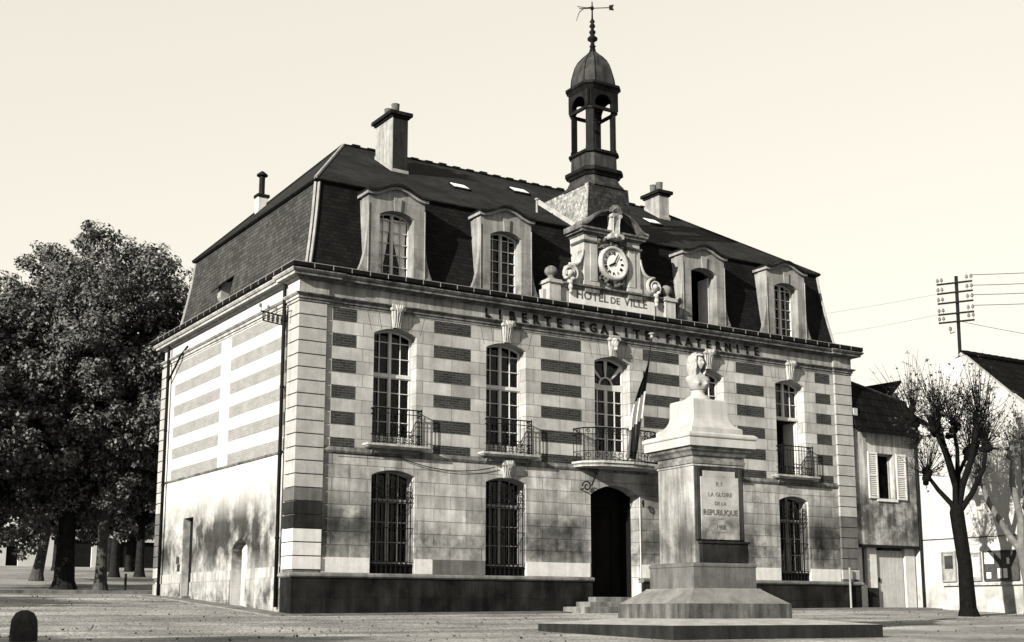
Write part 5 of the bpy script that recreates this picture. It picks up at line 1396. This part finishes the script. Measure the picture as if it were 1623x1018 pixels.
# limbs in the tree's own coordinates (x to the right of the picture, y away)
def rot(p, a=-.62): c, s = math.cos(a), math.sin(a); return (p[0]*c-p[1]*s, p[0]*s+p[1]*c, p[2])
SP = [([(-.35, 0, 3.9), (-.75, .1, 4.4), (-1.12, .1, 4.95)], .10), ([(-.12, .1, 4.5), (-.35, .1, 5.5), (-.60, -.1, 6.2), (-1.05, -.2, 6.65), (-1.6, -.2, 7.0)], .13), ([(-.1, .2, 4.5), (-.40, .3, 6.0), (-.6, .3, 7.2)], .10),
      ([(0, -.2, 4.5), (.33, -.3, 5.4), (.52, -.4, 6.3), (.66, -.4, 6.9)], .12), ([(0, .3, 4.8), (.08, .4, 5.9), (.0, .5, 6.65)], .09), ([(.3, -.3, 4.25), (.68, -.5, 5.1), (.82, -.5, 5.9)], .10), ([(.1, .5, 5.0), (.42, .8, 5.5), (.66, .9, 5.8)], .08),
      ([(-.3, -.4, 4.6), (-.7, -.8, 5.6), (-1.0, -.9, 6.3)], .09), ([(.2, .5, 4.7), (.9, .9, 5.9), (1.15, 1.0, 6.6)], .09)]
pollard('black bare pollard tree with knuckled limbs in front of the white house', gl(19.75, -5.0), [([tuple(.87*c for c in rot(p)) for p in pts], r) for pts, r in SP], M['bark_black'], 5, .23, 3.12, 60, 1.85)
SP2 = [([(-.5, 0, 2.5), (-1.1, .0, 3.6), (-1.3, 0, 4.4)], .12), ([(-.1, 0, 3.0), (-.3, 0, 4.2), (-.2, 0, 5.2)], .13), ([(.5, 0, 3.0), (.9, 0, 4.2), (1.0, 0, 5.4)], .13), ([(.2, .3, 3.0), (.3, .6, 4.5), (.3, .6, 5.8)], .12)]
pollard('smaller grey pollard tree standing in for a tree shadow on the white house wall', gl(22.6, -5.1), [([rot(p) for p in pts], r) for pts, r in SP2], M['bark_shadow'], 9, .17, 2.1, 36, 1.2)  # grey tree added where a tree's shadow falls on the wall

# ------------------------------------------------------------------ park background
def park_building(loc, w, h, label, doors, rz=0):
    T = thing('park_building', label, 'building', loc, rz, 'low white buildings behind the park', local=True)
    m = MB(); holes = [[(a, .02), (b, .02), (b, t), (a, t)] for a, b, t in doors]
    m.prism([(0, -.5), (w, -.5), (w, h), (0, h)], [[(p[0], max(p[1], .02)) for p in q] for q in holes], 0, .3, 'xz'); m.box(0, w, 5, 5.3, -.5, h)
    m.box(0, .3, .3, 5, -.5, h); m.box(w-.3, w, .3, 5, -.5, h)
    m.build('wall', M['park_wall'], T)
    m = MB(); m.slab([(-.4, -.5, h), (w+.4, -.5, h), (w+.4, 2.7, h+.9), (-.4, 2.7, h+.9)], (0, -.3, 1), .12); m.slab([(-.4, 2.7, h+.9), (w+.4, 2.7, h+.9), (w+.4, 5.9, h), (-.4, 5.9, h)], (0, .3, 1), .12); m.build('roof', M['park_wall'], T)
    for a, b, t in doors:
        m = MB(); m.box(a, b, .35, .4, 0, t); m.build('doorway', M['door'], T)
park_building(gl(8.2, 84), 16.5, 3.2, 'long low white building with dark doorways beyond the park trees', [(1.2, 2.2, 2.1), (5.2, 8.3, 2.4), (10.2, 14.2, 2.3), (15.2, 16.0, 2.0)], 0)
park_building(gl(26.0, 88), 16, 3.0, 'second low white building beyond the park, nearer the hall corner', [(1, 2.4, 2.0), (4.5, 7.5, 2.2)], 0)
m = MB(); p = gl(1.4, 19.9); m.tube([(p[0], p[1], p[2]-.2), (p[0], p[1], p[2]+.62)], .05, 8); m.lathe([(.06, 0), (.04, .05)], (p[0], p[1], p[2]+.62), 8)
tag(m.build('marker_post', M['wood'], origin=p), 'short dark post standing on the grass edge by the pale trunk', 'post')
p = gl(-8.7, -10.6)
m = MB(); m.lathe([(.20, -.2), (.20, .15), (.185, .32), (.13, .42), (.04, .46)], p, 18)
tag(m.build('guard_stone', M['granite'], origin=p, smooth=True), 'dark rounded guard stone at the lower left edge of the square', 'bollard')
# paved gutter strip at the foot of the hall
def strip(name, pts, w, h, mt):
    m = MB(); n = len(pts)
    for (xa, ya), (xb, yb) in zip(pts[:-1], pts[1:]):
        d = Vector((xb-xa, yb-ya, 0)); k = max(1, int(d.length/.8)); nn = Vector((d.y, -d.x, 0)).normalized()*w
        for i in range(k):
            A = Vector((xa, ya, 0))+d*(i+.01)/k; B = Vector((xa, ya, 0))+d*(i+.985)/k
            q = [A, B, B+nn, A+nn]; vs = [(p.x, p.y, gz(p.x, p.y)-.15) for p in q]+[(p.x, p.y, gz(p.x, p.y)+h) for p in q]
            m.raw(vs, [(0, 3, 2, 1), (4, 5, 6, 7), (0, 1, 5, 4), (1, 2, 6, 5), (2, 3, 7, 6), (3, 0, 4, 7)])
    o = m.build(name, mt); o['kind'] = 'structure'
strip('pavement', [(-.1, -.10), (8.1, -.10)], .75, .03, mat('gutter_paving', .11, var=.4, scale=2, bump=.3))
strip('pavement', [(-.08, D+.5), (-.08, -.6)], .7, .03, mat('side_paving', .16, var=.4, scale=2, bump=.3))
strip('pavement', [(12.4, -.10), (23.7, -.10)], .75, .03, mat('gutter_paving', .14, var=.4, scale=2, bump=.3))
# kerb line between square and park
m = MB()
ks = [(-14, 13.2), (-9, 13.6), (-4, 13.9), (3, 14.2), (14, 14.6)]
for (xa, ya), (xb, yb) in zip(ks[:-1], ks[1:]):
    za, zb = gz(xa, ya), gz(xb, yb); m.raw([(xa, ya, za-.2), (xb, yb, zb-.2), (xb, yb, zb+.12), (xa, ya, za+.12), (xa, ya+.25, za-.2), (xb, yb+.25, zb-.2), (xb, yb+.25, zb+.12), (xa, ya+.25, za+.12)], [(0, 1, 2, 3), (3, 2, 6, 7), (4, 7, 6, 5), (0, 3, 7, 4), (1, 5, 6, 2)])
m.build('park_kerb', M['plinth_top'])['kind'] = 'structure'
# small litter of pebbles and leaves on the square
rg = np.random.default_rng(2); n = 1500
X_ = rg.uniform(-12, 24, n); Y_ = rg.uniform(-14, 12, n); keep = ~((X_ > -.3) & (Y_ > -.4)); X_, Y_ = X_[keep], Y_[keep]
pts = [(x, y, gz(x, y)+.012) for x, y in zip(X_, Y_)]
V, F = leaf_cloud(pts, [.02]*len(pts), len(pts), .06, 5)
o = leaf_object('fallen_leaves', V, F, M['leaf_dry'], None); o['kind'] = 'stuff'; o['label'] = 'scattered fallen leaves over the square'; o['category'] = 'leaves'

# ------------------------------------------------------------------ sky, sun, camera
sun_dir = Vector((-2.7, -1.0, 1.05)).normalized()      # towards the sun
elev = math.asin(sun_dir.z); rotz = math.atan2(sun_dir.x, sun_dir.y)
W = bpy.data.worlds.new('World'); SC.world = W; W.use_nodes = True; nt = W.node_tree; N = nt.nodes; K = nt.links
bg = N['Background']; sky = N.new('ShaderNodeTexSky'); sky.sky_type = 'NISHITA'; sky.sun_disc = False
sky.sun_elevation = elev; sky.sun_rotation = rotz; sky.air_density = 1.0; sky.dust_density = 3
bw = N.new('ShaderNodeRGBToBW'); K.new(sky.outputs[0], bw.inputs[0])
pw = N.new('ShaderNodeMath'); pw.operation = 'POWER'; pw.inputs[1].default_value = .30; K.new(bw.outputs[0], pw.inputs[0])
cmb = N.new('ShaderNodeCombineColor')
SKY = 2.42
for i, c in enumerate((1.0, .95, .83)):
    q = N.new('ShaderNodeMath'); q.operation = 'MULTIPLY'; q.inputs[1].default_value = c*SKY; K.new(pw.outputs[0], q.inputs[0]); K.new(q.outputs[0], cmb.inputs[i])
K.new(cmb.outputs[0], bg.inputs['Color']); bg.inputs['Strength'].default_value = .1
sl = bpy.data.lights.new('sun', 'SUN'); sl.energy = 5.0; sl.angle = R(.5); sl.color = (1.0, .945, .83)
so = bpy.data.objects.new('sun', sl); so.rotation_euler = sun_dir.to_track_quat('Z', 'Y').to_euler(); link(so)

cam = bpy.data.cameras.new('camera'); cam.sensor_width = 36; cam.lens = 45.130; cam.shift_y = .0658; cam.clip_end = 3000; cam.clip_start = .1
co = bpy.data.objects.new('camera', cam); link(co)
yaw, pitch, roll = .56526, .17219, .00030
fw = Vector((math.sin(yaw)*math.cos(pitch), math.cos(yaw)*math.cos(pitch), math.sin(pitch)))
rt = Vector((math.cos(yaw), -math.sin(yaw), 0)); up = rt.cross(fw)
rt2 = rt*math.cos(roll)+up*math.sin(roll); up2 = up*math.cos(roll)-rt*math.sin(roll)
co.matrix_world = Matrix.Translation((-12.9674, -30.8572, .1405)) @ Matrix((rt2, up2, -fw)).transposed().to_4x4()
SC.camera = co
SC.view_settings.view_transform = 'Standard'; SC.view_settings.look = 'None'; SC.view_settings.exposure = 1.6; SC.view_settings.gamma = 1
